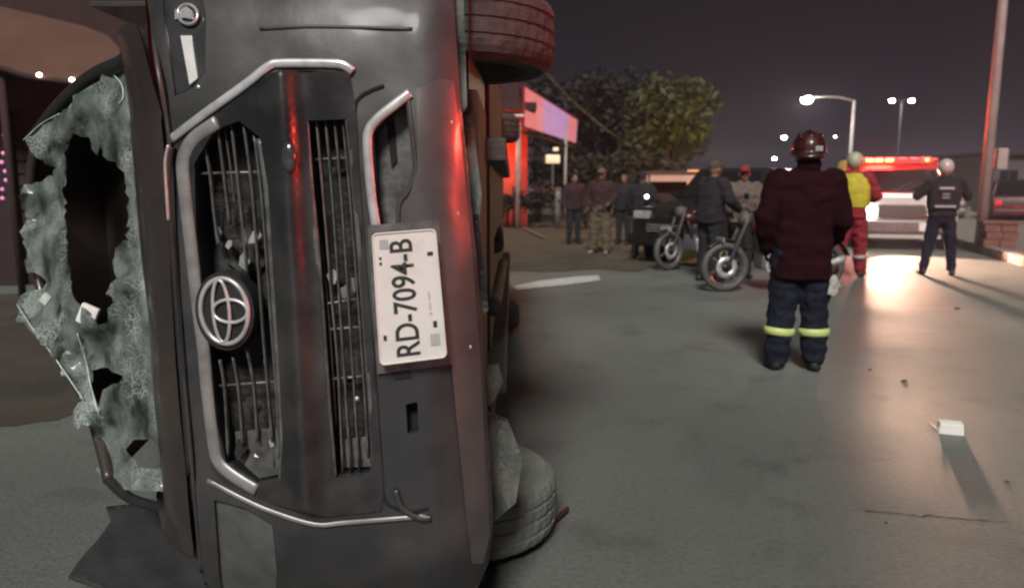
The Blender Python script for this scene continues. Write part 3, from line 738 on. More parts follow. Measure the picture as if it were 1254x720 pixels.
# ================================================================== PEOPLE
mat('skin', (0.17, 0.095, 0.065), 0.55, var=0.12, scale=20)
mat('fire_coat', (0.0125, 0.0019, 0.0034), 0.95, col2=(0.020, 0.0032, 0.0054), spec=0.12, scale=9, bump=0.7, bscale=20, detail=7)
mat('navy', (0.010, 0.012, 0.021), 0.9, spec=0.2, var=0.35, scale=9, bump=0.6, bscale=22)
mat('black_cloth', (0.010, 0.009, 0.012), 0.9, var=0.35, scale=9, bump=0.5, bscale=22)
mat('hivis_band', (0.50, 0.56, 0.20), 0.5, var=0.12, scale=20)
mat('silver_band', (0.3, 0.3, 0.3), 0.4, var=0.12, scale=20)
mat('hivis_yellow', (0.36, 0.35, 0.025), 0.75, var=0.2, scale=10, bump=0.4)
mat('red_cloth', (0.19, 0.012, 0.022), 0.85, var=0.25, scale=9, bump=0.5)
mat('tan_cloth', (0.085, 0.066, 0.040), 0.9, var=0.2, scale=9, bump=0.5)
mat('maroon_cloth', (0.026, 0.009, 0.010), 0.9, var=0.3, scale=9, bump=0.5)
mat('slate_cloth', (0.026, 0.024, 0.038), 0.9, var=0.3, scale=9, bump=0.5)
mat('pale_cloth', (0.10, 0.085, 0.075), 0.9, var=0.35, scale=9, bump=0.5)
mat('boot', (0.010, 0.010, 0.013), 0.6, var=0.3, bump=0.4)
mat('shoe_white', (0.2, 0.19, 0.17), 0.7, var=0.2)
mat('helmet_red', (0.038, 0.009, 0.008), 0.35, var=0.3, scale=12, coat=0.5)
mat('helmet_white', (0.38, 0.36, 0.34), 0.4, var=0.12, coat=0.4)
mat('helmet_green', (0.30, 0.34, 0.24), 0.5, var=0.2)
mat('hair', (0.012, 0.010, 0.009), 0.8, var=0.4, scale=40, bump=0.8, bscale=120)
mat('cap_olive', (0.05, 0.05, 0.03), 0.9, var=0.3)
mat('cap_red', (0.14, 0.02, 0.022), 0.9, var=0.3)
mat('cap_pale', (0.10, 0.09, 0.07), 0.9, var=0.3)
mat('glove', (0.34, 0.33, 0.29), 0.8, var=0.3, bump=0.4)
mat('phone_body', (0.02, 0.02, 0.02), 0.3)

def capsule(bm, p0, r0, p1, r1, seg=12):
    p0, p1 = Vector(p0), Vector(p1); d = (p1 - p0); L = d.length; d = d / max(L, 1e-6)
    pts, rr = [], []
    for k in range(4): a = math.pi / 2 * k / 4; pts.append(p0 - d * r0 * math.cos(a)); rr.append(max(.002, r0 * math.sin(a)))
    for k in range(5): pts.append(p0 + d * L * k / 4); rr.append(r0 + (r1 - r0) * k / 4)
    for k in range(1, 5): a = math.pi / 2 * k / 4; pts.append(p1 + d * r1 * math.sin(a)); rr.append(max(.002, r1 * math.cos(a)))
    tube(bm, pts, rr, seg)
def ellip(bm, c, r, rot=None):
    q = bmesh.ops.create_uvsphere(bm, u_segments=16, v_segments=10, radius=1)['verts']
    for v in q:
        p = Vector((v.co.x * r[0], v.co.y * r[1], v.co.z * r[2]))
        if rot: p = rot @ p
        v.co = p + Vector(c)
def loft(bm, secs, seg=20, power=2.4):
    """secs: (center, rx, ry) stacked upward; superellipse rings"""
    rings = []
    for c, rx, ry in secs:
        ring = []
        for k in range(seg):
            a = 2 * math.pi * k / seg; ca, sa = math.cos(a), math.sin(a)
            ring.append(bm.verts.new(Vector(c) + Vector((rx * math.copysign(abs(ca) ** (2 / power), ca), ry * math.copysign(abs(sa) ** (2 / power), sa), 0))))
        rings.append(ring)
    for i in range(len(rings) - 1):
        for k in range(seg): bm.faces.new((rings[i][k], rings[i][(k + 1) % seg], rings[i + 1][(k + 1) % seg], rings[i + 1][k]))
    bm.faces.new(rings[0][::-1]); bm.faces.new(rings[-1])
def fuse(name, bm, m, parent, voxel=0.018, it=4, wr=0.0, wsc=9.0, scale=1.0):
    me = bpy.data.meshes.new('tmp'); bmesh.ops.recalc_face_normals(bm, faces=bm.faces[:]); bm.to_mesh(me); bm.free()
    o = bpy.data.objects.new('tmp', me); COL.objects.link(o)
    md = o.modifiers.new('r', 'REMESH'); md.mode = 'VOXEL'; md.voxel_size = voxel
    s = o.modifiers.new('s', 'SMOOTH'); s.iterations = it; s.factor = 0.5
    dg = bpy.context.evaluated_depsgraph_get(); dg.update()
    out = bpy.data.meshes.new_from_object(o.evaluated_get(dg)); bpy.data.objects.remove(o)
    out.name = name
    if wr:
        nr = [v.normal.copy() for v in out.vertices]
        for v, n_ in zip(out.vertices, nr):
            p = v.co
            d = noise.noise((p.x * wsc, p.y * wsc, p.z * wsc * 1.9)) + 0.5 * noise.noise((p.x * wsc * 2.3, p.y * wsc * 2.3 + 4, p.z * wsc * 3.5))
            v.co = p + n_ * wr * d
    for v in out.vertices: v.co *= scale
    return link(name, out, m, parent, True)

def person(label, loc, rz, H, pose, top, trousers, shoes, head='hair', headmat='hair', bulk=0.02, hem=0.86, vx=0.018, hands='skin', vest=None, bands=(), group=None, legbulk=0.015, sleeve=True, torso_w=1.0, wr=None):
    k = H / 1.72
    t = thing('person', label, 'person', loc, rz, group)
    g = lambda key, d: pose.get(key, d)
    lean = Vector(g('lean', (0, 0, 0)))       # offset of the shoulders
    hip = Vector(g('hip', (0, 0, 0)))
    sh = {1: Vector((.185, 0, 1.42)) + lean, -1: Vector((-.185, 0, 1.42)) + lean}
    neck = Vector((0, .0, 1.49)) + lean; hd = Vector((0, .025, 1.615)) + lean * 1.1 + Vector(g('head', (0, 0, 0)))
    arms = {1: g('armR', ((.27, -.02, 1.15), (.27, .06, .91))), -1: g('armL', ((-.27, -.02, 1.15), (-.27, .06, .91)))}
    legs = {1: g('legR', ((.11, .02, .49), (.12, -.01, .085))), -1: g('legL', ((-.11, .02, .49), (-.12, -.01, .085)))}
    # body, one continuous surface
    bm = bmesh.new()
    loft(bm, [(hip + Vector((0, 0, .84)), .14, .09), (hip + Vector((0, 0, .95)), .16, .105), (hip * .6 + lean * .4 + Vector((0, 0, 1.08)), .135, .095), (lean * .8 + Vector((0, 0, 1.28)), .165, .11), (lean + Vector((0, 0, 1.42)), .17, .09), (lean + Vector((0, 0, 1.47)), .09, .07)])
    capsule(bm, neck - Vector((0, 0, .06)), .06, hd - Vector((0, .01, .06)), .055)
    ellip(bm, hd + Vector((0, -.01, .015)), (.076, .095, .112)); ellip(bm, hd + Vector((0, .035, -.055)), (.052, .055, .06))
    ellip(bm, hd + Vector((0, .098, -.015)), (.013, .02, .026))
    for s in (1, -1): ellip(bm, hd + Vector((s * .078, -.005, -.01)), (.012, .022, .034))
    for s in (1, -1):
        e, wv = Vector(arms[s][0]), Vector(arms[s][1])
        capsule(bm, sh[s], .058, e, .043); capsule(bm, e, .042, wv, .028)
        d = (wv - e).normalized(); palm = wv + d * .055
        side = d.cross(Vector((s, 0, 0))); side = side.normalized() if side.length > .1 else Vector((0, 1, 0)); side = -side if side.y < 0 else side
        capsule(bm, wv, .028, palm, .036)
        inn = d.cross(side).normalized(); inn = -inn if inn.x * s > 0 else inn
        for i, ln in enumerate((.075, .088, .082, .062)):
            b0 = palm + side * (.030 - .020 * i) + d * .02
            m1 = b0 + d * ln * .55; m2 = m1 + (d * .75 + inn * .65).normalized() * ln * .5
            capsule(bm, b0, .0095, m1, .009, 8); capsule(bm, m1, .009, m2, .008, 8)
        th0 = wv + d * .03 + side * .028; capsule(bm, th0, .012, th0 + (d * .6 + side * .7 + inn * .2).normalized() * .055, .010, 8)
        kn, an = Vector(legs[s][0]), Vector(legs[s][1])
        capsule(bm, hip + Vector((s * .09, 0, .9)), .085, kn, .055); capsule(bm, kn, .055, an, .036)
        capsule(bm, an + Vector((0, -.03, -.035)), .035, an + Vector((s * .02, .16, -.05)), .03)
    fuse('body', bm, M['skin'] if hands == 'skin' else M[hands], t, min(vx, .012), 2, scale=k)
    # clothes
    bm = bmesh.new(); q = bulk; tw = torso_w
    loft(bm, [(hip + Vector((0, 0, hem)), (.175 + q) * tw, .125 + q), (hip + Vector((0, 0, .97)), (.175 + q) * tw, .128 + q), (hip * .6 + lean * .4 + Vector((0, 0, 1.1)), (.165 + q) * tw, .12 + q), (lean * .8 + Vector((0, 0, 1.28)), (.185 + q) * tw, .13 + q), (lean + Vector((0, 0, 1.40)), (.19 + q * .8) * tw, .115 + q * .6), (lean + Vector((0, 0, 1.47)), .115, .09), (lean + Vector((0, 0, 1.52)), .075, .072)], power=2.7)
    for s in (1, -1):
        e, wv = Vector(arms[s][0]), Vector(arms[s][1])
        capsule(bm, sh[s] + Vector((0, 0, -.015)), .075 + q * .8, e, .058 + q * .8)
        capsule(bm, e, .058 + q * .8, (wv if sleeve else e.lerp(wv, .15)), .043 + q * .7)
    fuse('jacket', bm, M[top], t, vx, 3, wr=(.008 + bulk * .2) if wr is None else wr, wsc=9.0 if wr is None else 6.5, scale=k)
    bm = bmesh.new(); lq = legbulk
    loft(bm, [(hip + Vector((0, 0, .80)), .155 + lq, .10 + lq), (hip + Vector((0, 0, .9)), .17 + lq, .115 + lq), (hip + Vector((0, 0, 1.02)), .155 + lq, .11 + lq)])
    for s in (1, -1):
        kn, an = Vector(legs[s][0]), Vector(legs[s][1])
        capsule(bm, hip + Vector((s * .09, 0, .88)), .095 + lq, kn, .07 + lq); capsule(bm, kn, .07 + lq, an + Vector((0, 0, .02)), .052 + lq)
    fuse('trousers', bm, M[trousers], t, vx, 3, wr=.008 + legbulk * .3, wsc=8, scale=k)
    for s in (1, -1):
        an = Vector(legs[s][1]); bm = bmesh.new()
        capsule(bm, an + Vector((0, 0, .06)), .052, an + Vector((0, -.01, -.01)), .05)
        capsule(bm, an + Vector((0, -.04, -.035)), .045, an + Vector((s * .03, .17, -.042)), .04)
        ellip(bm, an + Vector((s * .015, .06, -.06)), (.05, .15, .024))
        fuse('boot', bm, M[shoes], t, .014, 2, scale=k)
        for (f, h, mm) in bands:
            kn = Vector(legs[s][0]); c = kn.lerp(an, f); dd = (an - kn).normalized()
            rr = .07 + lq + (.052 - .07) * f + .012
            obj('reflective_band', T([(c - dd * h / 2) * k, c * k, (c + dd * h / 2) * k], [rr * k, rr * k * 1.01, rr * k], 24), M[mm], t, True)
    # headgear
    hm = M[headmat]
    if head == 'hair':
        bm = bmesh.new(); ellip(bm, hd + Vector((0, -.022, .035)), (.083, .096, .105)); fuse('hair', bm, hm, t, .012, 2, wr=.006, wsc=30, scale=k)
    elif head == 'cap':
        bm = bmesh.new(); ellip(bm, hd + Vector((0, -.015, .05)), (.086, .102, .085)); ellip(bm, hd + Vector((0, .10, .045)), (.07, .085, .012)); fuse('cap', bm, hm, t, .01, 2, scale=k)
    elif head == 'helmet':
        bm = bmesh.new(); ellip(bm, hd + Vector((0, -.01, .035)), (.115, .13, .125)); h_ = fuse('helmet', bm, hm, t, .014, 2, scale=k)
        obj('visor', T([(hd + Vector((.11 * math.sin(a), .128 * math.cos(a), .03))) * k for a in [R(-70 + 14 * i) for i in range(11)]], .02 * k, 8), M['phone_body'], h_, True)
    elif head == 'fire_helmet':
        bm = bmesh.new(); ellip(bm, hd + Vector((0, -.01, .06)), (.118, .14, .125))
        ellip(bm, hd + Vector((0, .0, .02)), (.135, .155, .024)); ellip(bm, hd + Vector((0, -.11, -.005)), (.10, .07, .028))
        ellip(bm, hd + Vector((0, -.01, .165)), (.02, .12, .035))
        h_ = fuse('helmet', bm, hm, t, .01, 2, scale=k)
        for s in (1, -1): obj('helmet_ridge', T([(hd + Vector((s * .07, -.11 + .02 * i, .13 + .04 * math.sin(i / 10 * math.pi))) ) * k for i in range(11)], .008 * k, 6), hm, h_, True)
        bm = bmesh.new(); ellip(bm, hd + Vector((0, -.075, -.06)), (.088, .05, .075)); fuse('neck_flap', bm, M['fire_coat'], h_, .012, 2, scale=k)
        obj('badge', B((hd + Vector((.05, -.145, .05))) * k, (.05 * k, .01, .035 * k), .003), M['silver_band'], h_)
    if vest:
        bm = bmesh.new()
        loft(bm, [(lean * .4 + Vector((0, 0, 1.0)), (.175 + q + .02) * tw, .128 + q + .02), (lean * .8 + Vector((0, 0, 1.26)), (.19 + q + .02) * tw, .135 + q + .02), (lean + Vector((0, 0, 1.40)), (.185 + q) * tw, .115 + q * .6 + .02), (lean + Vector((0, 0, 1.48)), .11, .10)], power=2.7)
        v_ = fuse('vest', bm, M[vest], t, .014, 2, wr=.006, scale=k)
        for (z, w_, h_, mm) in pose.get('vest_marks', ()):
            y = -(.135 + q + .035)
            obj('vest_mark', B(((lean * .7 + Vector((0, y, z))) * k), (w_ * k, .012, h_ * k), .004), M[mm], v_)
    return t

def stand(px, py): p = gnd(px, py); return (p.x, p.y, 0)
FF = stand(973, 452)
person('firefighter in dark red coat and red helmet seen from behind, yellow bands at the ankles', FF, R(-14), 1.66,
       {'armR': ((.262, .02, 1.13), (.27, .20, 1.0)), 'armL': ((-.262, -.03, 1.14), (-.245, .08, .93)), 'legR': ((.115, .03, .48), (.13, .0, .085)), 'legL': ((-.115, .0, .48), (-.14, -.03, .085)), 'head': (.01, .0, -.03)},
       'fire_coat', 'navy', 'boot', 'fire_helmet', 'helmet_red', bulk=.034, hem=.70, vx=.012, hands='black_cloth', bands=((.47, .055, 'hivis_band'),), legbulk=.036, torso_w=1.0, wr=.014)
o = FF
# pale glove tucked into the coat pocket
def glove():
    p = at(1021, 345, FF[1] - .12)
    t = thing('work_glove', 'pale work glove hanging at the right hip of the firefighter', 'glove', p, R(10))
    bm = bmesh.new(); ellip(bm, (0, 0, 0), (.035, .02, .05))
    for i in range(4): capsule(bm, (-.024 + .016 * i, 0, -.03), .011, (-.034 + .022 * i, .0, -.085 - .01 * (i % 3)), .009, 8)
    capsule(bm, (.03, 0, .0), .012, (.055, 0, -.04), .009, 8)
    fuse('glove', bm, M['glove'], t, .006, 2)
glove()
PM = stand(1037, 340)
person('rescue worker in yellow vest and red trousers half hidden behind the firefighter', PM, R(-35), 1.76,
       {'armR': ((.30, .06, 1.17), (.22, .30, 1.12)), 'legR': ((.12, .10, .49), (.14, .16, .085)), 'legL': ((-.11, -.02, .49), (-.11, -.12, .085))},
       'red_cloth', 'red_cloth', 'boot', 'helmet', 'helmet_green', bulk=.03, vest='hivis_yellow', bands=((.45, .05, 'silver_band'),), legbulk=.03, vx=.016)
PO = stand(1147, 337)
person('officer in white helmet and dark vest standing with back turned near the pole', PO, R(-20), 1.68,
       {'armR': ((.32, .04, 1.22), (.14, .26, 1.38)), 'armL': ((-.34, .02, 1.22), (-.10, .26, 1.40)), 'legR': ((.15, .02, .49), (.19, .0, .085)), 'legL': ((-.14, .03, .49), (-.20, -.02, .085)),
        'vest_marks': ((1.33, .20, .035, 'silver_band'), (1.22, .13, .11, 'slate_cloth'), (1.24, .10, .03, 'silver_band'), (1.19, .10, .03, 'silver_band'), (1.06, .28, .03, 'silver_band'))},
       'black_cloth', 'navy', 'boot', 'helmet', 'helmet_white', bulk=.025, vest='black_cloth', hem=.90, vx=.016)
P4 = stand(735, 311)
person('bystander in tan trousers and dark red top with pale cap', P4, R(160), 1.66,
       {'armR': ((.29, .0, 1.16), (.25, .12, .98)), 'armL': ((-.29, .03, 1.16), (-.22, .18, 1.05)), 'legR': ((.13, .02, .49), (.16, .0, .085)), 'legL': ((-.12, .04, .49), (-.13, .05, .085))},
       'maroon_cloth', 'tan_cloth', 'shoe_white', 'cap', 'cap_pale', bulk=.03, legbulk=.04, vx=.02)
P5 = stand(784, 316)
person('bystander in slate blue clothes beside the dark parked car', P5, R(-30), 1.58,
       {'armR': ((.30, .05, 1.18), (.14, .0, 1.32)), 'legR': ((.12, .02, .49), (.14, .06, .085))},
       'black_cloth', 'slate_cloth', 'boot', 'hair', 'hair', bulk=.025, legbulk=.025, vx=.02)
P6 = stand(876, 350)
person('man in dark jacket and olive cap standing behind the motorcycle front wheel', (P6[0], P6[1] + .42, 0), R(-60), 1.66,
       {'armR': ((.30, .08, 1.18), (.22, .34, 1.06)), 'armL': ((-.28, .08, 1.18), (-.20, .34, 1.06)), 'lean': (0, .05, 0)},
       'black_cloth', 'black_cloth', 'boot', 'cap', 'cap_olive', bulk=.035, vx=.018)
P7 = stand(914, 344)
person('person in pale patterned top and dark red cap bending over the motorcycle', (P7[0], P7[1] + .35, 0), R(170), 1.62,
       {'armR': ((.28, .10, 1.18), (.22, .34, 1.02)), 'armL': ((-.28, .10, 1.18), (-.20, .32, 1.0)), 'lean': (0, .08, -.02)},
       'pale_cloth', 'black_cloth', 'boot', 'cap', 'cap_red', bulk=.03, vx=.018)
for i, (px, py, lb, mt, rz) in enumerate([(702, 299, 'onlooker in dark red top left of the man in tan trousers', 'maroon_cloth', 200), (763, 300, 'onlooker in dark clothes between the tan trousers and the slate blue clothes', 'black_cloth', 150)]):
    p = stand(px, py)
    person(lb, p, R(rz), 1.6, {}, mt, 'black_cloth', 'boot', 'hair', 'hair', bulk=.03, vx=.024, group='onlookers by the shop')

ph = at(792, 241, P5[1] - .25)
pt = thing('torch', 'small lit torch held up by the bystander in slate blue clothes', 'torch', ph)
obj('torch_body', B((0, .03, -.03), (.05, .03, .12), .01), M['phone_body'], pt)
mat('torch_led', (.9, .9, 1), .4, emit=(.85, .88, 1), estr=5.0)
bm = bmesh.new(); ellip(bm, (0, 0, 0), (.03, .02, .03)); obj('torch_lens', bm, M['torch_led'], pt, True)

# ================================================================== MOTORCYCLE
mat('bike_grey', (0.075, 0.066, 0.062), 0.6, var=0.3, scale=20)
mat('bike_black', (0.016, 0.014, 0.015), 0.45, var=0.4, coat=0.2)
mat('bike_red', (0.06, 0.010, 0.012), 0.35, var=0.3, coat=0.5)
def motorcycle():
    p = gnd(886, 357)
    t = thing('motorcycle', 'dark motorcycle with grey wheels parked side-on behind the firefighter', 'motorcycle', p, R(8))
    rw = .315
    def bw(x, nm):
        w_ = obj('wheel', lathe(bmesh.new(), [(rw - .045 + .045 * math.cos(a), .05 * math.sin(a)) for a in [2 * math.pi * k / 10 for k in range(10)]], 44, 'Y', (x, 0, rw), closed=True), M['bike_grey'], t, True)
        obj('rim', lathe(bmesh.new(), [(rw - .085, -.035), (rw - .105, 0), (rw - .085, .035)], 40, 'Y', (x, 0, rw)), M['rim'], w_, True)
        for k in range(6):
            a = 2 * math.pi * k / 6 + .3
            obj('spoke', T([(x + .04 * math.cos(a), 0, rw + .04 * math.sin(a)), (x + .21 * math.cos(a + .12), 0, rw + .21 * math.sin(a + .12))], .014, 6), M['bike_grey'], w_, True)
        obj('hub', lathe(bmesh.new(), [(.001, -.06), (.05, -.055), (.05, .055), (.001, .06)], 16, 'Y', (x, 0, rw)), M['bike_black'], w_, True)
        obj('brake_disc', lathe(bmesh.new(), [(.07, -.068), (.14, -.068), (.14, -.062), (.07, -.062)], 28, 'Y', (x, 0, rw), closed=True), M['chrome'], w_, True)
    bw(0, 'f'); bw(1.32, 'r')
    for s in (-1, 1):
        obj('fork', T([(0, s * .085, rw), (.22, s * .085, .86), (.27, s * .085, 1.0)], [.026, .022, .02], 10), M['bike_grey'], t, True)
    obj('front_mudguard', T([( (rw + .03) * math.cos(a), 0, rw + (rw + .03) * math.sin(a)) for a in [R(40 + 8 * k) for k in range(13)]], .06, 8, flat=(1, .25), ref=None), M['bike_black'], t, True)
    obj('handlebar', T(smooth_line([(.46, -.38, 1.06), (.36, -.2, 1.05), (.33, 0, 1.0), (.36, .2, 1.05), (.46, .38, 1.06)]), .014, 8), M['bike_black'], t, True)
    for s in (-1, 1):
        mr = obj('mirror', B((.40, s * .30, 1.2), (.03, .12, .08), .015), M['bike_black'], t); obj('mirror_stem', T([(.38, s * .26, 1.06), (.40, s * .3, 1.18)], .006, 6), M['bike_black'], mr)
    bm = bmesh.new(); ellip(bm, (.24, 0, .92), (.09, .10, .10)); fuse('headlamp', bm, M['bike_grey'], t, .012, 1)
    bm = bmesh.new(); ellip(bm, (.58, 0, .83), (.26, .14, .13)); ellip(bm, (.70, 0, .78), (.16, .12, .10)); fuse('fuel_tank', bm, M['bike_red'], t, .014, 3)
    bm = bmesh.new(); capsule(bm, (.82, 0, .80), .10, (1.15, 0, .82), .12); capsule(bm, (1.1, 0, .83), .11, (1.45, 0, .9), .08); fuse('seat', bm, M['bike_black'], t, .016, 3)
    bm = bmesh.new(); box(bm, (.62, 0, .42), (.36, .26, .28), .04); box(bm, (.56, 0, .62), (.16, .2, .2), .03); obj('engine', bm, M['rim'], t)
    for k in range(5): obj('cooling_fin', B((.56, 0, .56 + .03 * k), (.2, .24, .008), .002), M['bike_grey'], t)
    for s in (-1, 1): obj('frame_tube', T([(.34, 0, .95), (.44, s * .1, .5), (.62, s * .12, .3), (.9, s * .12, .34), (1.0, s * .1, .75), (1.4, s * .08, .82)], .016, 8), M['bike_black'], t, True)
    obj('swingarm', T([(.9, .1, .36), (1.32, .1, rw)], .026, 8), M['bike_black'], t, True); obj('exhaust', T(smooth_line([(.5, -.14, .5), (.52, -.17, .26), (.9, -.17, .24), (1.5, -.2, .42)]), [.022] * 12 + [.045] * 7, 10), M['chrome'], t, True)
    obj('rear_mudguard', T([(1.32 + .37 * math.cos(a), 0, rw + .37 * math.sin(a)) for a in [R(20 + 9 * k) for k in range(11)]], .07, 8, flat=(1, .25)), M['bike_black'], t, True)
    obj('luggage_rack', B((1.42, 0, .96), (.3, .22, .02), .006), M['chrome'], t)
    obj('side_stand', T([(.72, -.12, .3), (.8, -.26, .01)], .012, 6), M['bike_black'], t, True)
    obj('number_plate', B((-.07, 0, .66), (.012, .22, .07), .003), M['silver_band'], t)
    return t
bike = motorcycle()
bike['group'] = 'motorcycles by the parked car'
bike2 = copy_tree(bike)
bike2['label'] = 'second dark motorcycle parked in front of the dark car, left of the first'
p2 = gnd(818, 331); bike2.location = (p2.x, p2.y, 0); bike2.rotation_euler = (0, 0, R(34))

# ================================================================== VEHICLES
mat('car_dark', (0.013, 0.011, 0.007), 0.5, 0.2, var=0.4, scale=4, coat=0.4)
mat('car_grey', (0.09, 0.09, 0.09), 0.35, 0.3, var=0.25, scale=4, coat=0.4)
mat('car_maroon', (0.05, 0.02, 0.022), 0.35, 0.3, var=0.25, scale=4, coat=0.4)
mat('truck_white', (0.42, 0.40, 0.385), 0.4, var=0.12, scale=3, coat=0.4)
mat('truck_red', (0.20, 0.012, 0.012), 0.4, var=0.2, scale=3, coat=0.4)
mat('car_glass', (0.012, 0.012, 0.014), 0.08, var=0.2, coat=0.5)
mat('tail_red', (0.3, 0.01, 0.02), 0.3, emit=(1, .03, .06), estr=0.15)
mat('head_off', (0.35, 0.35, 0.34), 0.15, 0.2, coat=0.6)
mat('head_on', (0.8, 0.8, 0.8), 0.3, emit=(1, .93, .84), estr=9.0)
mat('beacon_on', (0.6, 0.05, 0.03), 0.3, emit=(1.0, .015, .008), estr=1.6)
mat('beacon_core', (0.8, 0.3, 0.1), 0.3, emit=(1.0, .36, .06), estr=3.2)
mat('beacon_dim', (0.4, 0.02, 0.02), 0.3, emit=(1.0, .02, .015), estr=0.7)

mat('block_plate', (0.06, 0.06, 0.055), .6)
def road_wheel(c, parent, r=.33, w_=.22):
    h = w_ / 2
    o = obj('wheel', lathe(bmesh.new(), [(r * .62, -h), (r * .9, -h), (r, -h * .7), (r, h * .7), (r * .9, h), (r * .62, h)], 30, 'X', c, closed=True), M['tyre'], parent, True)
    s = 1 if c[0] > 0 else -1
    obj('rim', lathe(bmesh.new(), [(.001, s * h * .6), (r * .3, s * h * .75), (r * .5, s * h * .4), (r * .64, s * h * .9)], 24, 'X', c), M['rim'], o, True)
def car(name, label, loc, rz, paint, L=4.5, W=1.8, Hh=1.6, cab=(0.30, 0.42, 0.80, 0.95), hood=.95, head='head_off', cat='car', tail='red_plastic', zb=.28):
    """front towards local -y; loft of cross-sections along the length"""
    t = thing(name, label, cat, loc, rz)
    y0 = -L / 2
    a, b_, c_, d = [y0 + f * L for f in cab]
    st = [(y0, .78, .80, .86), (y0 + .12, hood - .12, hood - .10, .95), (a - .15, hood, hood + .03, 1), (a, hood + .02, hood + .06, 1), (b_, hood + .02, Hh, 1), (c_, hood + .02, Hh - .02, 1), (d, hood + .02, hood + .10, .99), (L / 2 - .08, hood - .02, hood, .95), (L / 2, .7, .72, .9)]
    bm = bmesh.new(); rings = []
    for (y, zm, zt, f) in st:
        w_ = W / 2 * f; cabin = zt > zm + .3; wt = w_ * (.80 if cabin else .93)
        zbb = zb + (.12 if y in (y0, L / 2) else 0)
        pts = [(-w_ * .9, zbb), (-w_, zbb + .12), (-w_, (zbb + zm) / 2 + .08), (-w_ * .985, zm), (-wt, zt - .02), (-wt * .85, zt), (wt * .85, zt), (wt, zt - .02), (w_ * .985, zm), (w_, (zbb + zm) / 2 + .08), (w_, zbb + .12), (w_ * .9, zbb)]
        rings.append([bm.verts.new((x, y, z)) for x, z in pts])
    n = 12
    for i in range(len(rings) - 1):
        for k in range(n): bm.faces.new((rings[i][k], rings[i][(k + 1) % n], rings[i + 1][(k + 1) % n], rings[i + 1][k]))
    bm.faces.new(rings[0]); bm.faces.new(rings[-1][::-1])
    body = obj('body', bm, M[paint], t, True)
    try: body.data.set_sharp_from_angle(angle=R(35))
    except Exception: pass
    w2, wt = W / 2, W / 2 * .80
    def quad(nm, pts, m): return raw(nm, pts + [Vector(p) * .98 + Vector((0, 0, .015)) for p in pts], [(0, 1, 2, 3), (7, 6, 5, 4), (0, 4, 5, 1), (1, 5, 6, 2), (2, 6, 7, 3), (3, 7, 4, 0)], m, t)
    e = .012
    quad('windscreen', [Vector((-w2 * .88, a - .0, hood + .09)), Vector((w2 * .88, a - .0, hood + .09)), Vector((wt * .86, b_ - .06 - e, Hh - .07)), Vector((-wt * .86, b_ - .06 - e, Hh - .07))], M['car_glass'])
    quad('rear_window', [Vector((-w2 * .88, d + e, hood + .14)), Vector((w2 * .88, d + e, hood + .14)), Vector((wt * .86, c_ + .08, Hh - .06)), Vector((-wt * .86, c_ + .08, Hh - .06))], M['car_glass'])
    for s in (-1, 1):
        ym = (b_ + c_) / 2
        for (ya, yb, yc, yd) in ((a + .22, ym - .05, ym - .05, b_ + .06), (ym + .05, d - .3, c_ - .06, ym + .05)):
            xa, xb = s * (w2 * .985 + .004), s * (wt + .010)
            z0, z1 = hood + .07, Hh - .08
            fx = lambda z: xa + (xb - xa) * (z - hood - .02) / (Hh - .04 - hood)
            quad('side_window', [Vector((fx(z0), ya, z0)), Vector((fx(z0), yb, z0)), Vector((fx(z1), yc, z1)), Vector((fx(z1), yd, z1))], M['car_glass'])
        obj('headlight', B((s * w2 * .68, y0 + .03, hood - .22), (.34, .12, .14), .03), M[head] if head != 'half' else M['head_on' if s < 0 else 'head_off'], t)
        obj('tail_light', B((s * w2 * .76, L / 2 - .03, hood - .18), (.2, .1, .16), .02), M[tail], t)
        obj('mirror', B((s * (w2 + .09), a + .3, hood + .12), (.2, .1, .14), .03), M['car_dark'], t)
        obj('door_handle', B((s * (w2 + .005), ym - .2, hood - .1), (.02, .16, .03), .006), M['chrome'], t)
        road_wheel((s * (w2 - .10), y0 + .85, .33), t); road_wheel((s * (w2 - .10), L / 2 - .9, .33), t)
    g = obj('grille', B((0, y0 + .0, .62), (W * .55, .06, .16), .02), M['black_plastic'], t)
    for k in range(3): obj('grille_bar', B((0, y0 - .035, .57 + .05 * k), (W * .52, .012, .012), .002), M['chrome'], g)
    obj('front_bumper', B((0, y0 - .02, .42), (W * .94, .16, .2), .05), M[paint], t)
    obj('number_plate', B((0, y0 - .105, .44), (.32, .012, .15), .004), M['block_plate'], t)
    obj('rear_bumper', B((0, L / 2 + .0, .45), (W * .92, .14, .2), .05), M[paint], t)
    return t

def lamp(name, kind, loc, power, col, rot=None, parent=None, size=.05, angle=60, blend=.3):
    d = bpy.data.lights.new(name, kind); d.energy = power; d.color = col
    if kind != 'SUN': d.shadow_soft_size = size
    if kind == 'SPOT': d.spot_size = R(angle); d.spot_blend = blend
    o = bpy.data.objects.new(name, d); COL.objects.link(o); o.location = loc
    if rot is not None: o.rotation_euler = rot
    if parent is not None: o.parent = parent
    return o

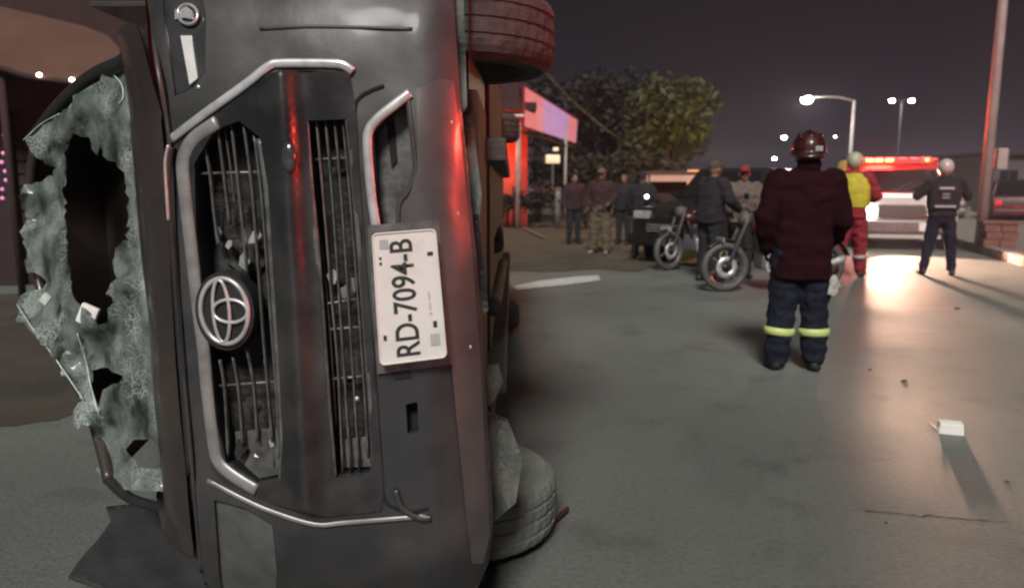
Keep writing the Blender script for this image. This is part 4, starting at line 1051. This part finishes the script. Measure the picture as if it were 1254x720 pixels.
def rescue_truck(loc, rz, label, headlights=True, red=260.0):
    """white-bonneted rescue truck: cab, box body, light bar; front towards local -y"""
    t = thing('rescue_truck', label, 'truck', loc, rz)
    W = 1.95
    bm = bmesh.new(); box(bm, (0, 1.1, .62), (W, 2.4, .5), .05); obj('lower_body', bm, M['truck_white'], t)
    bm = bmesh.new(); box(bm, (0, .42, 1.0), (W * .94, 1.05, .36), .07, taper=(.94, .9)); obj('hood', bm, M['truck_white'], t, False)
    # cab with raked windscreen
    bm = bmesh.new()
    pr = [(.85, 1.15), (1.28, 1.72), (1.42, 1.80), (2.3, 1.80), (2.3, .8), (.85, .8)]
    lft = [bm.verts.new((-W / 2 * (.94 if z < 1.3 else .80), y, z)) for y, z in pr]; rgt = [bm.verts.new((W / 2 * (.94 if z < 1.3 else .80), y, z)) for y, z in pr]
    bm.faces.new(lft[::-1]); bm.faces.new(rgt)
    for i in range(len(pr)): bm.faces.new((lft[i], lft[(i + 1) % len(pr)], rgt[(i + 1) % len(pr)], rgt[i]))
    bmesh.ops.bevel(bm, geom=bm.edges[:], offset=.03, segments=2, affect='EDGES')
    obj('cab', bm, M['truck_red'], t)
    V = [(-W * .42, .895, 1.23), (W * .42, .895, 1.23), (W * .37, 1.235, 1.69), (-W * .37, 1.235, 1.69)]
    raw('windscreen', [Vector(v) + Vector((0, -.03, .012)) for v in V] + [Vector(v) for v in V], [(0, 1, 2, 3), (7, 6, 5, 4), (0, 4, 5, 1), (1, 5, 6, 2), (2, 6, 7, 3), (3, 7, 4, 0)], M['car_glass'], t)
    for s in (-1, 1):
        obj('wiper', T([(s * .1, .86, 1.24), (s * .1 + .35, .96, 1.42)], .008, 6), M['black_plastic'], t)
        obj('side_window', B((s * W * .445, 1.75, 1.45), (.02, .7, .36), .005, Matrix.Rotation(s * R(-9), 3, 'Y')), M['car_glass'], t)
        obj('mirror', B((s * (W / 2 + .16), .95, 1.3), (.2, .1, .26), .03), M['black_plastic'], t)
        lit = headlights and s < 0
        h = obj('headlight', B((s * .74, -.12, .80), (.36, .1, .2), .04), M['head_on'] if headlights and s < 0 else M['head_off'], t)
        obj('fog_light', B((s * .68, -.17, .48), (.16, .05, .09), .02), M['head_off'], t)
        road_wheel((s * (W / 2 - .12), .42, .37), t, .37, .24); road_wheel((s * (W / 2 - .12), 3.6, .37), t, .37, .24)
    g = obj('grille', B((0, -.13, .82), (1.05, .08, .26), .02), M['black_plastic'], t)
    for k in range(4): obj('grille_bar', B((0, -.175, .73 + .06 * k), (1.0, .012, .016), .002), M['grille_grey'], g)
    obj('front_bumper', B((0, -.14, .50), (W * .97, .2, .28), .05), M['grille_grey'], t)
    obj('skid_plate', B((0, -.12, .30), (W * .7, .12, .10), .02), M['truck_white'], t)
    obj('number_plate', B((.42, -.25, .50), (.34, .012, .17), .004), M['plate_white'], t)
    obj('box_body', B((0, 3.6, 1.25), (W * 1.02, 2.5, 1.5), .05), M['truck_red'], t)
    obj('rear_bumper', B((0, 4.9, .5), (W * .9, .14, .14), .03), M['grille_grey'], t)
    bar_ = obj('light_bar', B((0, 1.75, 1.845), (1.5, .26, .05), .02), M['black_plastic'], t)
    for i, x in enumerate((-.60, -.36, -.12, .12, .36, .60)):
        obj('beacon', B((x, 1.75, 1.925), (.21, .22, .11), .03), M['beacon_on'] if i in (0, 1, 2) else (M['beacon_dim'] if i < 5 else M['beacon_on']), bar_)
    for x in (-.55, -.36, -.15): obj('beacon_lamp', B((x, 1.635, 1.925), (.15, .02, .05), .008), M['beacon_core'], bar_)
    obj('beacon_lamp', B((.62, 1.635, 1.92), (.06, .02, .04), .008), M['beacon_core'], bar_)
    lamp('beacon_light', 'POINT', (-.35, 1.45, 2.08), red, (1, .05, .03), None, t, .40)
    return t
TK = gnd(1104, 306)
truck = rescue_truck((TK.x, TK.y, 0), R(-20), 'white-bonneted red rescue truck with lit red light bar and one bright headlight', red=130)
HLW = gnd(1081, 306); 
hl = lamp('headlight_beam', 'SPOT', (-.74, -.26, .82), 1250, (1, .66, .46), (R(90 - 1), 0, R(180 + 23)), truck, .14, 62, .3)

car('parked_car', 'dark parked car with dusty bonnet behind the motorcycle', (4.35, 13.7, 0), R(-48), 'car_dark', L=4.5, Hh=1.66, hood=1.06)
car('oncoming_car', 'grey car with one bright headlight beyond the officer at right', (at(1176, 300, 27).x, 29, 0), R(-24), 'car_grey', head='half', Hh=1.7)
car('parked_car', 'dark maroon car with glowing red tail lights at the far right', (at(1262, 300, 26).x, 27, 0), R(150), 'car_maroon', tail='tail_red')

# ================================================================== STREET LAMPS AND POLES
mat('pole_metal', (0.30, 0.27, 0.26), 0.6, 0.2, var=0.2, scale=3, bump=0.2)
mat('pole_dark', (0.06, 0.055, 0.055), 0.6, 0.2, var=0.2)
mat('lamp_glow', (0.9, 0.9, 0.9), 0.4, emit=(1, .93, .84), estr=45.0)
mat('lamp_glow_far', (0.9, 0.9, 0.9), 0.4, emit=(1, .93, .86), estr=14.0)
def street_lamp(label, base, h, arm, r=.11, dbl=False, power=0, glow='lamp_glow', m='pole_metal', hs=1.0, clamp=None):
    """arm: horizontal vector from the pole top to the lamp head"""
    t = thing('street_lamp', label, 'street lamp', base, 0, 'street lamps along the road')
    a = Vector(arm)
    obj('pole', T([(0, 0, 0), (0, 0, h * .5), (0, 0, h)], [r, r * .85, r * .65], 14), M[m], t, True)
    obj('base_plate', B((0, 0, .02), (r * 4, r * 4, .04), .01), M['pole_dark'], t)
    for q in ([a, -a] if dbl else [a]):
        obj('arm', T(smooth_line([(0, 0, h - .05), q * .4 + Vector((0, 0, h + .18)), q + Vector((0, 0, h + .22))]), r * .35, 8), M[m], t, True)
        d = q.normalized(); c = q + d * .25 * hs + Vector((0, 0, h + .2))
        ang = math.atan2(d.y, d.x)
        hd_ = obj('lamp_head', B(c, (.5 * hs, .3 * hs, .12 * hs), .04, Matrix.Rotation(ang, 3, 'Z')), M['pole_dark'], t)
        bm = bmesh.new(); ellip(bm, c + Vector((0, 0, -.09 * hs)), (.20 * hs, .18 * hs, .15 * hs), Matrix.Rotation(ang, 3, 'Z'))
        obj('diffuser', bm, M[glow], hd_, True)
        if power: lamp('street_light', 'POINT', c + Vector((0, 0, -.3)), power, (1, .9, .76), None, t, .2)
    return t
P1 = gnd(1199, 309); P1.z = .15
pole1 = street_lamp('tall pale lamp post rising out of frame on the median at right', P1, 9.5, -SIDE * 1.8 , r=.10, power=50)
obj('meter_box', B((.22, -.05, 1.32 + .4), (.2, .16, .42), .02), M['pole_metal'], pole1)
mat('brick_red', (0.13, 0.06, 0.045), 0.85, var=0.3, scale=6, bump=0.5)
def plinth():
    t = thing('plinth', 'brown masonry plinth at the foot of the tall lamp post', 'plinth', (P1.x + .05, P1.y - .45, .152), -math.atan2(DIR.x, DIR.y))
    for r_ in range(3):
        for c_ in range(2):
            obj('brick', B((-.15 + .28 * c_ + (.04 if r_ % 2 else 0), 0, .075 + .15 * r_), (.27, .42, .14), .012), M['brick_red'], t)
    obj('cap', B((0, 0, .475), (.66, .48, .05), .01), M['brick_red'], t)
plinth()
def far_pole(px_pole, py_top, px_head, py_head, Y, label, r=.1, h_head=None, glow='lamp_glow', hs=1.0, dbl=False, power=0, m='pole_metal'):
    hp = at(px_head, py_head, Y); tp = at(px_pole, py_top, Y)
    h = hp.z - .2
    street_lamp(label, Vector((tp.x, Y, 0)), h, (hp.x - tp.x - .0, 0, 0) if not dbl else (.45, 0.0, 0), r=r, glow=glow, hs=hs, dbl=dbl, power=power, m=m)
far_pole(1046, 128, 996, 119, 44, 'street lamp with the largest white glow, its pole standing above the rescue truck', r=.12, hs=1.5, power=900)
far_pole(1104, 128, 1104, 122, 48, 'double-headed street lamp glowing right of the rescue truck lights', r=.06, dbl=True, hs=.75, m='pole_dark')
far_pole(1004, 166, 964, 167, 82, 'far street lamp glowing just left above the firefighter helmet', r=.11, hs=1.3, glow='lamp_glow_far', m='pole_dark')
far_pole(975, 194, 951, 193, 135, 'farther small street lamp below the helmet-level glow', r=.12, hs=1.6, glow='lamp_glow_far', m='pole_dark')
far_pole(962, 213, 943, 212, 250, 'farthest street lamp low on the horizon beside the firefighter', r=.2, hs=2.4, glow='lamp_glow_far', m='pole_dark')
far_pole(1040, 167, 1024, 167, 86, 'dim street lamp just right of the firefighter helmet', r=.1, hs=.5, glow='lamp_glow_far', m='pole_dark')

# overhead cable
cab_pts = [at(640, 60, 17), at(670, 92, 19), at(712, 134, 24), at(755, 168, 30), at(800, 196, 38)]
tag(obj('overhead_cable', T(smooth_line(cab_pts), .02, 6), M['concrete'], None, True), 'thin pale cable slanting down from upper left beside the hoarding', 'cable')

# ================================================================== HOARDING ON POSTS
def sign_mat():
    m = mat('sign_face', (0.30, 0.17, 0.30), 0.6, emit=(.62, .33, .58), estr=0.16)
    t = m.node_tree; b = t.nodes['Principled BSDF']
    tc = t.nodes.new('ShaderNodeTexCoord'); n = t.nodes.new('ShaderNodeTexNoise'); n.inputs['Scale'].default_value = .28; n.inputs['Detail'].default_value = 2
    t.links.new(tc.outputs['Object'], n.inputs['Vector'])
    r = t.nodes.new('ShaderNodeValToRGB'); r.color_ramp.elements[0].position = .42; r.color_ramp.elements[1].position = .62
    r.color_ramp.elements[0].color = (.50, .30, .62, 1); r.color_ramp.elements[1].color = (.95, .22, .22, 1)
    t.links.new(n.outputs['Fac'], r.inputs['Fac']); t.links.new(r.outputs[0], b.inputs['Emission Color'])
sign_mat()
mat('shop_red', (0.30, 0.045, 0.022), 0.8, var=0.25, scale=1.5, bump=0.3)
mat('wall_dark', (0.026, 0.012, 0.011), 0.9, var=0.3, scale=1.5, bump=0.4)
mat('roof_dark', (0.035, 0.014, 0.014), 0.9, var=0.3, scale=2, bump=0.4)
def hoarding():
    a, b_ = at(641, 105, 23), at(641, 156, 23); c, d = at(706, 146, 31.5), at(704, 176, 31.5)
    t = thing('hoarding', 'pink and violet lit sign board on two thin posts left of the trees', 'sign', (at(632, 279, 23).x, 23, 0), world=True)
    dv = Vector((0.06, 0.12, 0))
    raw('sign_board', [a, c, d, b_] + [p + dv for p in (a, c, d, b_)], [(0, 1, 2, 3), (7, 6, 5, 4), (0, 4, 5, 1), (1, 5, 6, 2), (2, 6, 7, 3), (3, 7, 4, 0)], M['sign_face'], t)
    obj('sign_frame', T([a, c, d, b_, a], .045, 6), M['truck_red'], t, False)
    for (px, Y, top, r_) in ((634, 23, 150, .075), (692, 29, 165, .06)):
        g = at(px, 200, Y); tp = at(px + 1, top, Y)
        obj('post', T([(g.x, Y, 0), (tp.x, Y, tp.z)], r_, 10), M['pole_metal'], t, True)
    obj('bracket', T([at(628, 142, 23), at(642, 142, 23)], .035, 6), M['lamp_bright'], t)
    obj('cross_beam', T([at(640, 162, 23), at(704, 182, 31)], .06, 6), M['wall_dark'], t)
hoarding()

# ================================================================== BUILDINGS
def house(name, label, x0, x1, y0, y1, h, wall, roofm, eave=.5, openings=(), front_m=None):
    t = thing(name, label, 'building', ((x0 + x1) / 2, y0, 0), world=True)
    holes = [(a, b_, c, d) for (a, b_, c, d, k) in openings]
    # front wall with real openings
    xs = sorted({x0, x1, *[v for q in holes for v in q[:2]]}); zs = sorted({0.0, h, *[v for q in holes for v in q[2:]]})
    bm = bmesh.new()
    for i in range(len(xs) - 1):
        for j in range(len(zs) - 1):
            cx, cz = (xs[i] + xs[i + 1]) / 2, (zs[j] + zs[j + 1]) / 2
            if any(a < cx < b_ and c < cz < d for a, b_, c, d in holes): continue
            box(bm, (cx, y0 + .1, cz), (xs[i + 1] - xs[i], .2, zs[j + 1] - zs[j]))
    bmesh.ops.remove_doubles(bm, verts=bm.verts[:], dist=1e-4)
    seen = {}
    for f in bm.faces[:]:
        key = tuple(sorted(v.index for v in f.verts)) if False else tuple(round(c, 3) for c in f.calc_center_median())
        if key in seen: bm.faces.remove(f); 
        else: seen[key] = 1
    obj('front_wall', bm, front_m or wall, t)
    obj('side_wall', B((x0 + .1, (y0 + y1) / 2 + .1, h / 2), (.2, y1 - y0 - .2, h)), wall, t); obj('side_wall', B((x1 - .1, (y0 + y1) / 2 + .1, h / 2), (.2, y1 - y0 - .2, h)), wall, t)
    obj('back_wall', B(((x0 + x1) / 2, y1 - .1, h / 2), (x1 - x0 - .4, .2, h)), wall, t)
    obj('roof', B(((x0 + x1) / 2, (y0 + y1) / 2 - eave / 2, h + .12), (x1 - x0 + .5, y1 - y0 + eave + .2, .24), .02), roofm, t)
    for (a, b_, c, d, kd) in openings:
        if kd == 'shutter':
            s_ = obj('shutter', B(((a + b_) / 2, y0 + .15, (c + d) / 2), (b_ - a, .03, d - c)), wall, t)
            n = int((d - c) / .16)
            for k in range(n): obj('slat', B(((a + b_) / 2, y0 + .125, c + (k + .5) * (d - c) / n), (b_ - a - .02, .03, (d - c) / n * .8), .008), wall, s_)
        elif kd == 'window':
            f = obj('window', B(((a + b_) / 2, y0 + .12, (c + d) / 2), (b_ - a, .02, d - c)), M['car_glass'], t)
            for z in (c + .03, d - .03): obj('frame', B(((a + b_) / 2, y0 + .08, z), (b_ - a, .06, .06)), M['pole_dark'], f)
            obj('mullion', B(((a + b_) / 2, y0 + .08, (c + d) / 2), (.06, .06, d - c - .12)), M['pole_dark'], f)
        else:
            obj('door', B(((a + b_) / 2, y0 + .14, (c + d) / 2), (b_ - a, .04, d - c)), M['wall_dark'], t)
    return t
# red-lit shop behind the van
sx1 = at(646, 200, 24.6).x
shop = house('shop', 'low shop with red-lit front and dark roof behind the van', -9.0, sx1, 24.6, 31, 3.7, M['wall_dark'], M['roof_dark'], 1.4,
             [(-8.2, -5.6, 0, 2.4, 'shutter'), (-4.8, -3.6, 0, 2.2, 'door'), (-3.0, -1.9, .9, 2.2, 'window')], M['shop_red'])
obj('gable', B((-4.0, 24.2, 4.5), (8.5, 1.0, 1.2), .05), M['roof_dark'], shop)
for k in range(9): obj('fence_picket', B((-1.35 + k * .2, 23.9, .55 + .12 * ((k * 7) % 3)), (.07, .05, 1.1 + .24 * ((k * 7) % 3)), .01), M['interior'], shop)
mat('bulb_red', (0.8, .1, .05), 0.4, emit=(1, .16, .06), estr=4.0)
fx = obj('eave_lamp', B((-.45, 23.7, 2.9), (.28, .2, .10), .03), M['bulb_red'], shop)
lamp('eave_light', 'POINT', (-.45, 23.6, 2.6), 42, (1, .17, .07), None, None, .1)
# left shop with canvas awning
shopl = house('shop', 'dark reddish shop front at the far left behind the windscreen', -11.0, -4.2, 9.6, 14, 4.4, M['wall_dark'], M['roof_dark'], .2,
              [(-9.6, -7.6, 0, 2.5, 'shutter'), (-6.6, -5.4, 0, 2.3, 'shutter'), (-5.2, -4.5, 1.0, 2.2, 'window')])
mat('canvas', (0.062, 0.030, 0.020), 0.9, col2=(0.092, 0.045, 0.031), scale=1.4, bump=0.3, bscale=14)
mat('bulb_warm', (0.9, .8, .7), 0.4, emit=(1, .8, .6), estr=7.0)
mat('bulb_pink', (0.8, .3, .6), 0.4, emit=(1, .25, .62), estr=.12)
AW = [(-260, -40), (-100, -18), (0, 8), (60, 22), (104, 33), (132, 44), (146, 60), (148, 76), (130, 88), (104, 98), (70, 98), (30, 92), (-10, 80), (-120, 60), (-260, 40)]
aw = thing('awning', 'brown canvas awning with rounded end above the shattered windscreen', 'awning', (-5.4, 8.4, 0), world=True)
sheet_obj('canvas', AW, [], lambda u, v: at(u, v, 8.0 + max(0, (95 - v)) * .012 + .06 * noise.noise((u * .03, v * .03, 0))), M['canvas'], aw, step=10, thick=.03)
obj('rail', T(smooth_line([at(-120, 60, 8.2), at(-10, 81, 8.1), at(30, 93, 8.0), at(70, 99, 8.0), at(104, 99, 8.0), at(146, 78, 8.1)]), .03, 8), M['wall_dark'], aw, True)
for (px, py) in ((0, 86), (146, 84)):
    p = at(px, py, 8.0 if px else 8.2); obj('support_post', T([(p.x, p.y, 0), tuple(p)], .04, 8), M['wall_dark'], aw, True)
for (px, py, lb) in ((48, 91, 'left'), (88, 97, 'right')):
    bm = bmesh.new(); ellip(bm, at(px, py + 1, 7.95), (.026, .02, .018)); tag(obj('bulb', bm, M['bulb_warm'], None, True), 'tiny white bulb hanging at the %s of the brown awning edge' % lb, 'bulb', 'bulbs under the awning')
fs = thing('fairy_light_string', 'string of tiny pink fairy lights hanging at the left edge', 'light string', at(5, 260, 8.6), world=True)
for k in range(8):
    bm = bmesh.new(); ellip(bm, at(5 + 3 * math.sin(k * 1.7), 166 + 11 * k, 8.6), (.022, .022, .022)); obj('bulb', bm, M['bulb_pink'], fs, True)
obj('wire', T([at(5 + 3 * math.sin(k * 1.7), 100 + 11 * k, 8.62) for k in range(15)], .006, 5), M['wall_dark'], fs)

# lit stall with orange panels, behind the dark car
mat('stall_lit', (0.5, .2, .08), .7, emit=(1, .36, .12), estr=.30, scale=3)
mat('stall_pale', (0.5, .4, .3), .7, emit=(1, .62, .45), estr=.12, scale=3)
def stall():
    Y = 26; c = at(838, 235, Y)
    t = thing('food_stall', 'food stall with glowing orange panels under the yellowish tree', 'stall', (c.x, Y, 0), world=True)
    l, r = at(788, 220, Y).x, at(868, 220, Y).x
    zt = at(838, 217, Y).z
    obj('counter', B(((l + r) / 2, Y, .55), (r - l, .8, 1.1), .02), M['wall_dark'], t)
    obj('roof', B(((l + r) / 2, Y, zt + .12), (r - l + .5, 1.8, .12), .02), M['canvas'], t)
    for x in (l + .05, r - .05):
        for y in (Y - .8, Y + .8): obj('post', T([(x, y, 0), (x, y, zt + .06)], .04, 8), M['pole_dark'], t, True)
    obj('back_panel', B(((l + r) / 2, Y + .82, (zt + 1) / 2 + .1), (r - l - .2, .04, zt - 1.0), .01), M['wall_dark'], t)
    a, b_ = at(842, 210, Y - .42).x, at(858, 210, Y - .42).x
    obj('lit_panel', B(((a + b_) / 2, Y - .42, 1.42), (b_ - a, .05, .95), .01), M['stall_lit'], t)
    obj('lit_panel', B((b_ + .2, Y - .42, 1.5), (.3, .05, .7), .01), M['stall_pale'], t)
    obj('menu_board', B((at(815, 225, Y).x, Y - .45, zt - .05), (2.0, .04, .22), .01), M['stall_pale'], t)
    bm = bmesh.new(); ellip(bm, (r - .3, Y - .7, zt + .02), (.05, .05, .05)); obj('lamp', bm, M['bulb_warm'], t, True)
    lamp('stall_light', 'POINT', (r + .2, Y - .2, zt + 1.0), 170, (1, .70, .14), None, None, .15)
stall()
# lit menu lamp near the posts and posts of the shop yard
mat('lit_sign', (0.7, .6, .45), .6, emit=(1, .75, .42), estr=.12)
def yard_sign():
    c = at(677, 195, 26)
    t = thing('menu_sign', 'small pale lit sign between the two hoarding posts', 'sign', (c.x, 26, 0), world=True)
    obj('panel', B(c, (.5, .08, .3), .05), M['lit_sign'], t); obj('panel_top', B(c + Vector((.1, 0, .34)), (.2, .08, .13), .04), M['lit_sign'], t)
    obj('post', T([(c.x, 26, 0), (c.x, 26.06, c.z)], .04, 8), M['pole_dark'], t, True)
yard_sign()
def bollard(px, py, top, lb):
    p = gnd(px, py); h = at(px, top, p.y).z
    t = thing('yard_post', lb, 'post', (p.x, p.y, 0), 0, 'posts at the shop yard')
    obj('shaft', T([(0, 0, 0), (0, 0, h)], .09, 10), M['concrete'], t, True); obj('cap', B((0, 0, h + .02), (.22, .22, .05), .01), M['concrete'], t)
bollard(683, 280, 232, 'short pale post beside the right hoarding post')
# plank lying on the dirt
A_, B_ = gnd(642, 279, .05), gnd(668, 291, .05)
tag(obj('plank', T([A_, B_], .07, 4, flat=(1, .4)), M['pale_cloth'], None), 'pale plank lying on the dirt below the hoarding', 'plank')

# far low buildings at the right horizon
def low_block(name, label, px0, px1, ytop, Y, m, n):
    a, b_ = at(px0, 229, Y).x, at(px1, 229, Y).x; h = at(px0, ytop, Y).z
    return house(name, label, a, b_, Y, Y + 8, h, m, M['roof_dark'], .3, [(a + (b_ - a) * (k + .2) / n, a + (b_ - a) * (k + .75) / n, .8, min(h - .4, 2.4), 'window') for k in range(n)])
mat('block_grey', (0.075, 0.058, 0.058), .9, var=.2)
mat('block_brown', (0.06, 0.043, 0.042), .9, var=.2)
low_block('building', 'low grey building at the right edge beyond the median', 1215, 1420, 190, 48, M['block_grey'], 5)
low_block('building', 'long dark building far behind the rescue truck', 1010, 1205, 214, 120, M['block_brown'], 9)
low_block('building', 'dark block on the horizon behind the motorcycle riders', 880, 985, 212, 150, M['block_brown'], 6)
# low wall on the median's far side
def low_wall():
    t = thing('low_wall', 'low brown wall running along the far side of the median', 'wall', K0 + SIDE * 5.2 + DIR * 3, -math.atan2(DIR.x, DIR.y))
    for k in range(16): obj('wall_block', B((0, k * 1.5, .35), (.2, 1.48, .7), .02), M['block_brown'], t)
low_wall()

# ================================================================== TREES
mat('bark', (0.05, 0.035, 0.022), .95, var=.3, scale=8, bump=.8)
mat('leaf', (0.022, 0.027, 0.008), .7, col2=(0.036, 0.040, 0.011), scale=1.5)
mat('leaf_dark', (0.009, 0.009, 0.006), .7, col2=(0.017, 0.014, 0.009), scale=1.5)
def tree(label, base, h, rx, n, leafm, seed, name='tree', trunk_h=.35, lsz=.16):
    rng = random.Random(seed)
    t = thing(name, label, 'tree' if name == 'tree' else 'bush', base)
    tips = []
    bm = bmesh.new()
    top = Vector((rng.uniform(-.2, .2), rng.uniform(-.2, .2), h * trunk_h))
    tube(bm, [(0, 0, 0), top * .5 + Vector((.06, 0, 0)), top], [h * .035, h * .028, h * .022], 9)
    for k in range(9):
        a = 2 * math.pi * k / 9 + rng.uniform(-.3, .3); e = Vector((math.cos(a) * rx * rng.uniform(.45, .8), math.sin(a) * rx * rng.uniform(.45, .8), h * rng.uniform(.5, .9)))
        mid = top.lerp(e, .5) + Vector((0, 0, h * .06)); tube(bm, [top - Vector((0, 0, .1)), mid, e], [h * .016, h * .010, h * .004], 6); tips += [e, mid.lerp(e, .5)]
        for q in range(3):
            f = mid + Vector((rng.uniform(-1, 1) * rx * .4, rng.uniform(-1, 1) * rx * .4, rng.uniform(.05, .3) * h)); tube(bm, [mid, f], [h * .007, h * .003], 5); tips.append(f)
    obj('trunk', bm, M['bark'], t, True)
    V, F_ = [], []
    clumps = [(p, rng.uniform(.22, .42) * rx) for p in tips]
    for i in range(n):
        c, r_ = rng.choice(clumps)
        d = Vector((rng.gauss(0, 1), rng.gauss(0, 1), rng.gauss(0, .8))); d = d.normalized() * r_ * rng.uniform(.3, 1) ** .5
        p = c + d; s = lsz * rng.uniform(.6, 1.3)
        u = Vector((rng.gauss(0, 1), rng.gauss(0, 1), rng.gauss(0, .6))).normalized(); v = u.orthogonal().normalized(); v.rotate(Matrix.Rotation(rng.uniform(0, 6.3), 3, u))
        k = len(V); V += [p - u * s, p + v * s * .38, p + u * s, p - v * s * .38]; F_.append((k, k + 1, k + 2, k + 3))
    raw('crown', V, F_, M[leafm], t)
    return t
tree('broad dark tree behind the tan-trousered bystander', (at(752, 250, 35).x, 35, 0), 6.4, 3.0, 8000, 'leaf_dark', 3, trunk_h=.25, lsz=.2)
tree('tree lit yellow from below behind the parked car', (at(812, 250, 31).x, 31, 0), 5.7, 2.3, 8000, 'leaf', 5, trunk_h=.25, lsz=.2)
tree('tall dark tree standing behind the lit hoarding', (at(700, 250, 42).x, 42, 0), 7.2, 3.6, 6000, 'leaf_dark', 9, trunk_h=.25, lsz=.24)
for i, (px, lb) in enumerate([(690, 'dark hedge shrub right of the hoarding'), (725, 'dark hedge shrub behind the man in tan trousers'), (765, 'dark hedge shrub behind the onlooker in dark clothes'), (800, 'dark hedge shrub left of the stall')]):
    tree(lb, (at(px, 250, 30.5).x, 30.5, 0), 2.7, 1.5, 2600, 'leaf_dark', 40 + i, 'bush', .12, .17)
for i, (px, py, h, lb) in enumerate([(655, 281, 1.5, 'bush between the hoarding posts'), (612, 281, 1.1, 'small bush in front of the red-lit shop wall'), (712, 283, 1.3, 'bush right of the second hoarding post')]):
    p = gnd(px, py); tree(lb, (p.x, p.y + .6, 0), h, .7, 900, 'leaf_dark', 20 + i, 'bush', .15, .09)

# second rescue truck standing to the right of the camera; its red light bar is what reddens the near edges of the van
truck2 = rescue_truck((8.3, -.6, 0), R(55), 'second red rescue truck standing out of view to the right of the van', headlights=False, red=900)

# ================================================================== AIR
def haze():
    m = bpy.data.materials.new('haze'); m.use_nodes = True; t = m.node_tree; t.nodes.clear()
    v = t.nodes.new('ShaderNodeVolumePrincipled'); v.inputs['Color'].default_value = (.82, .76, 1.0, 1); v.inputs['Density'].default_value = 0.0010; v.inputs['Anisotropy'].default_value = .3
    o = t.nodes.new('ShaderNodeOutputMaterial'); t.links.new(v.outputs[0], o.inputs['Volume'])
    tag(obj('haze', B((60, 160, 9), (520, 460, 20)), m), None, kind='stuff')
haze()
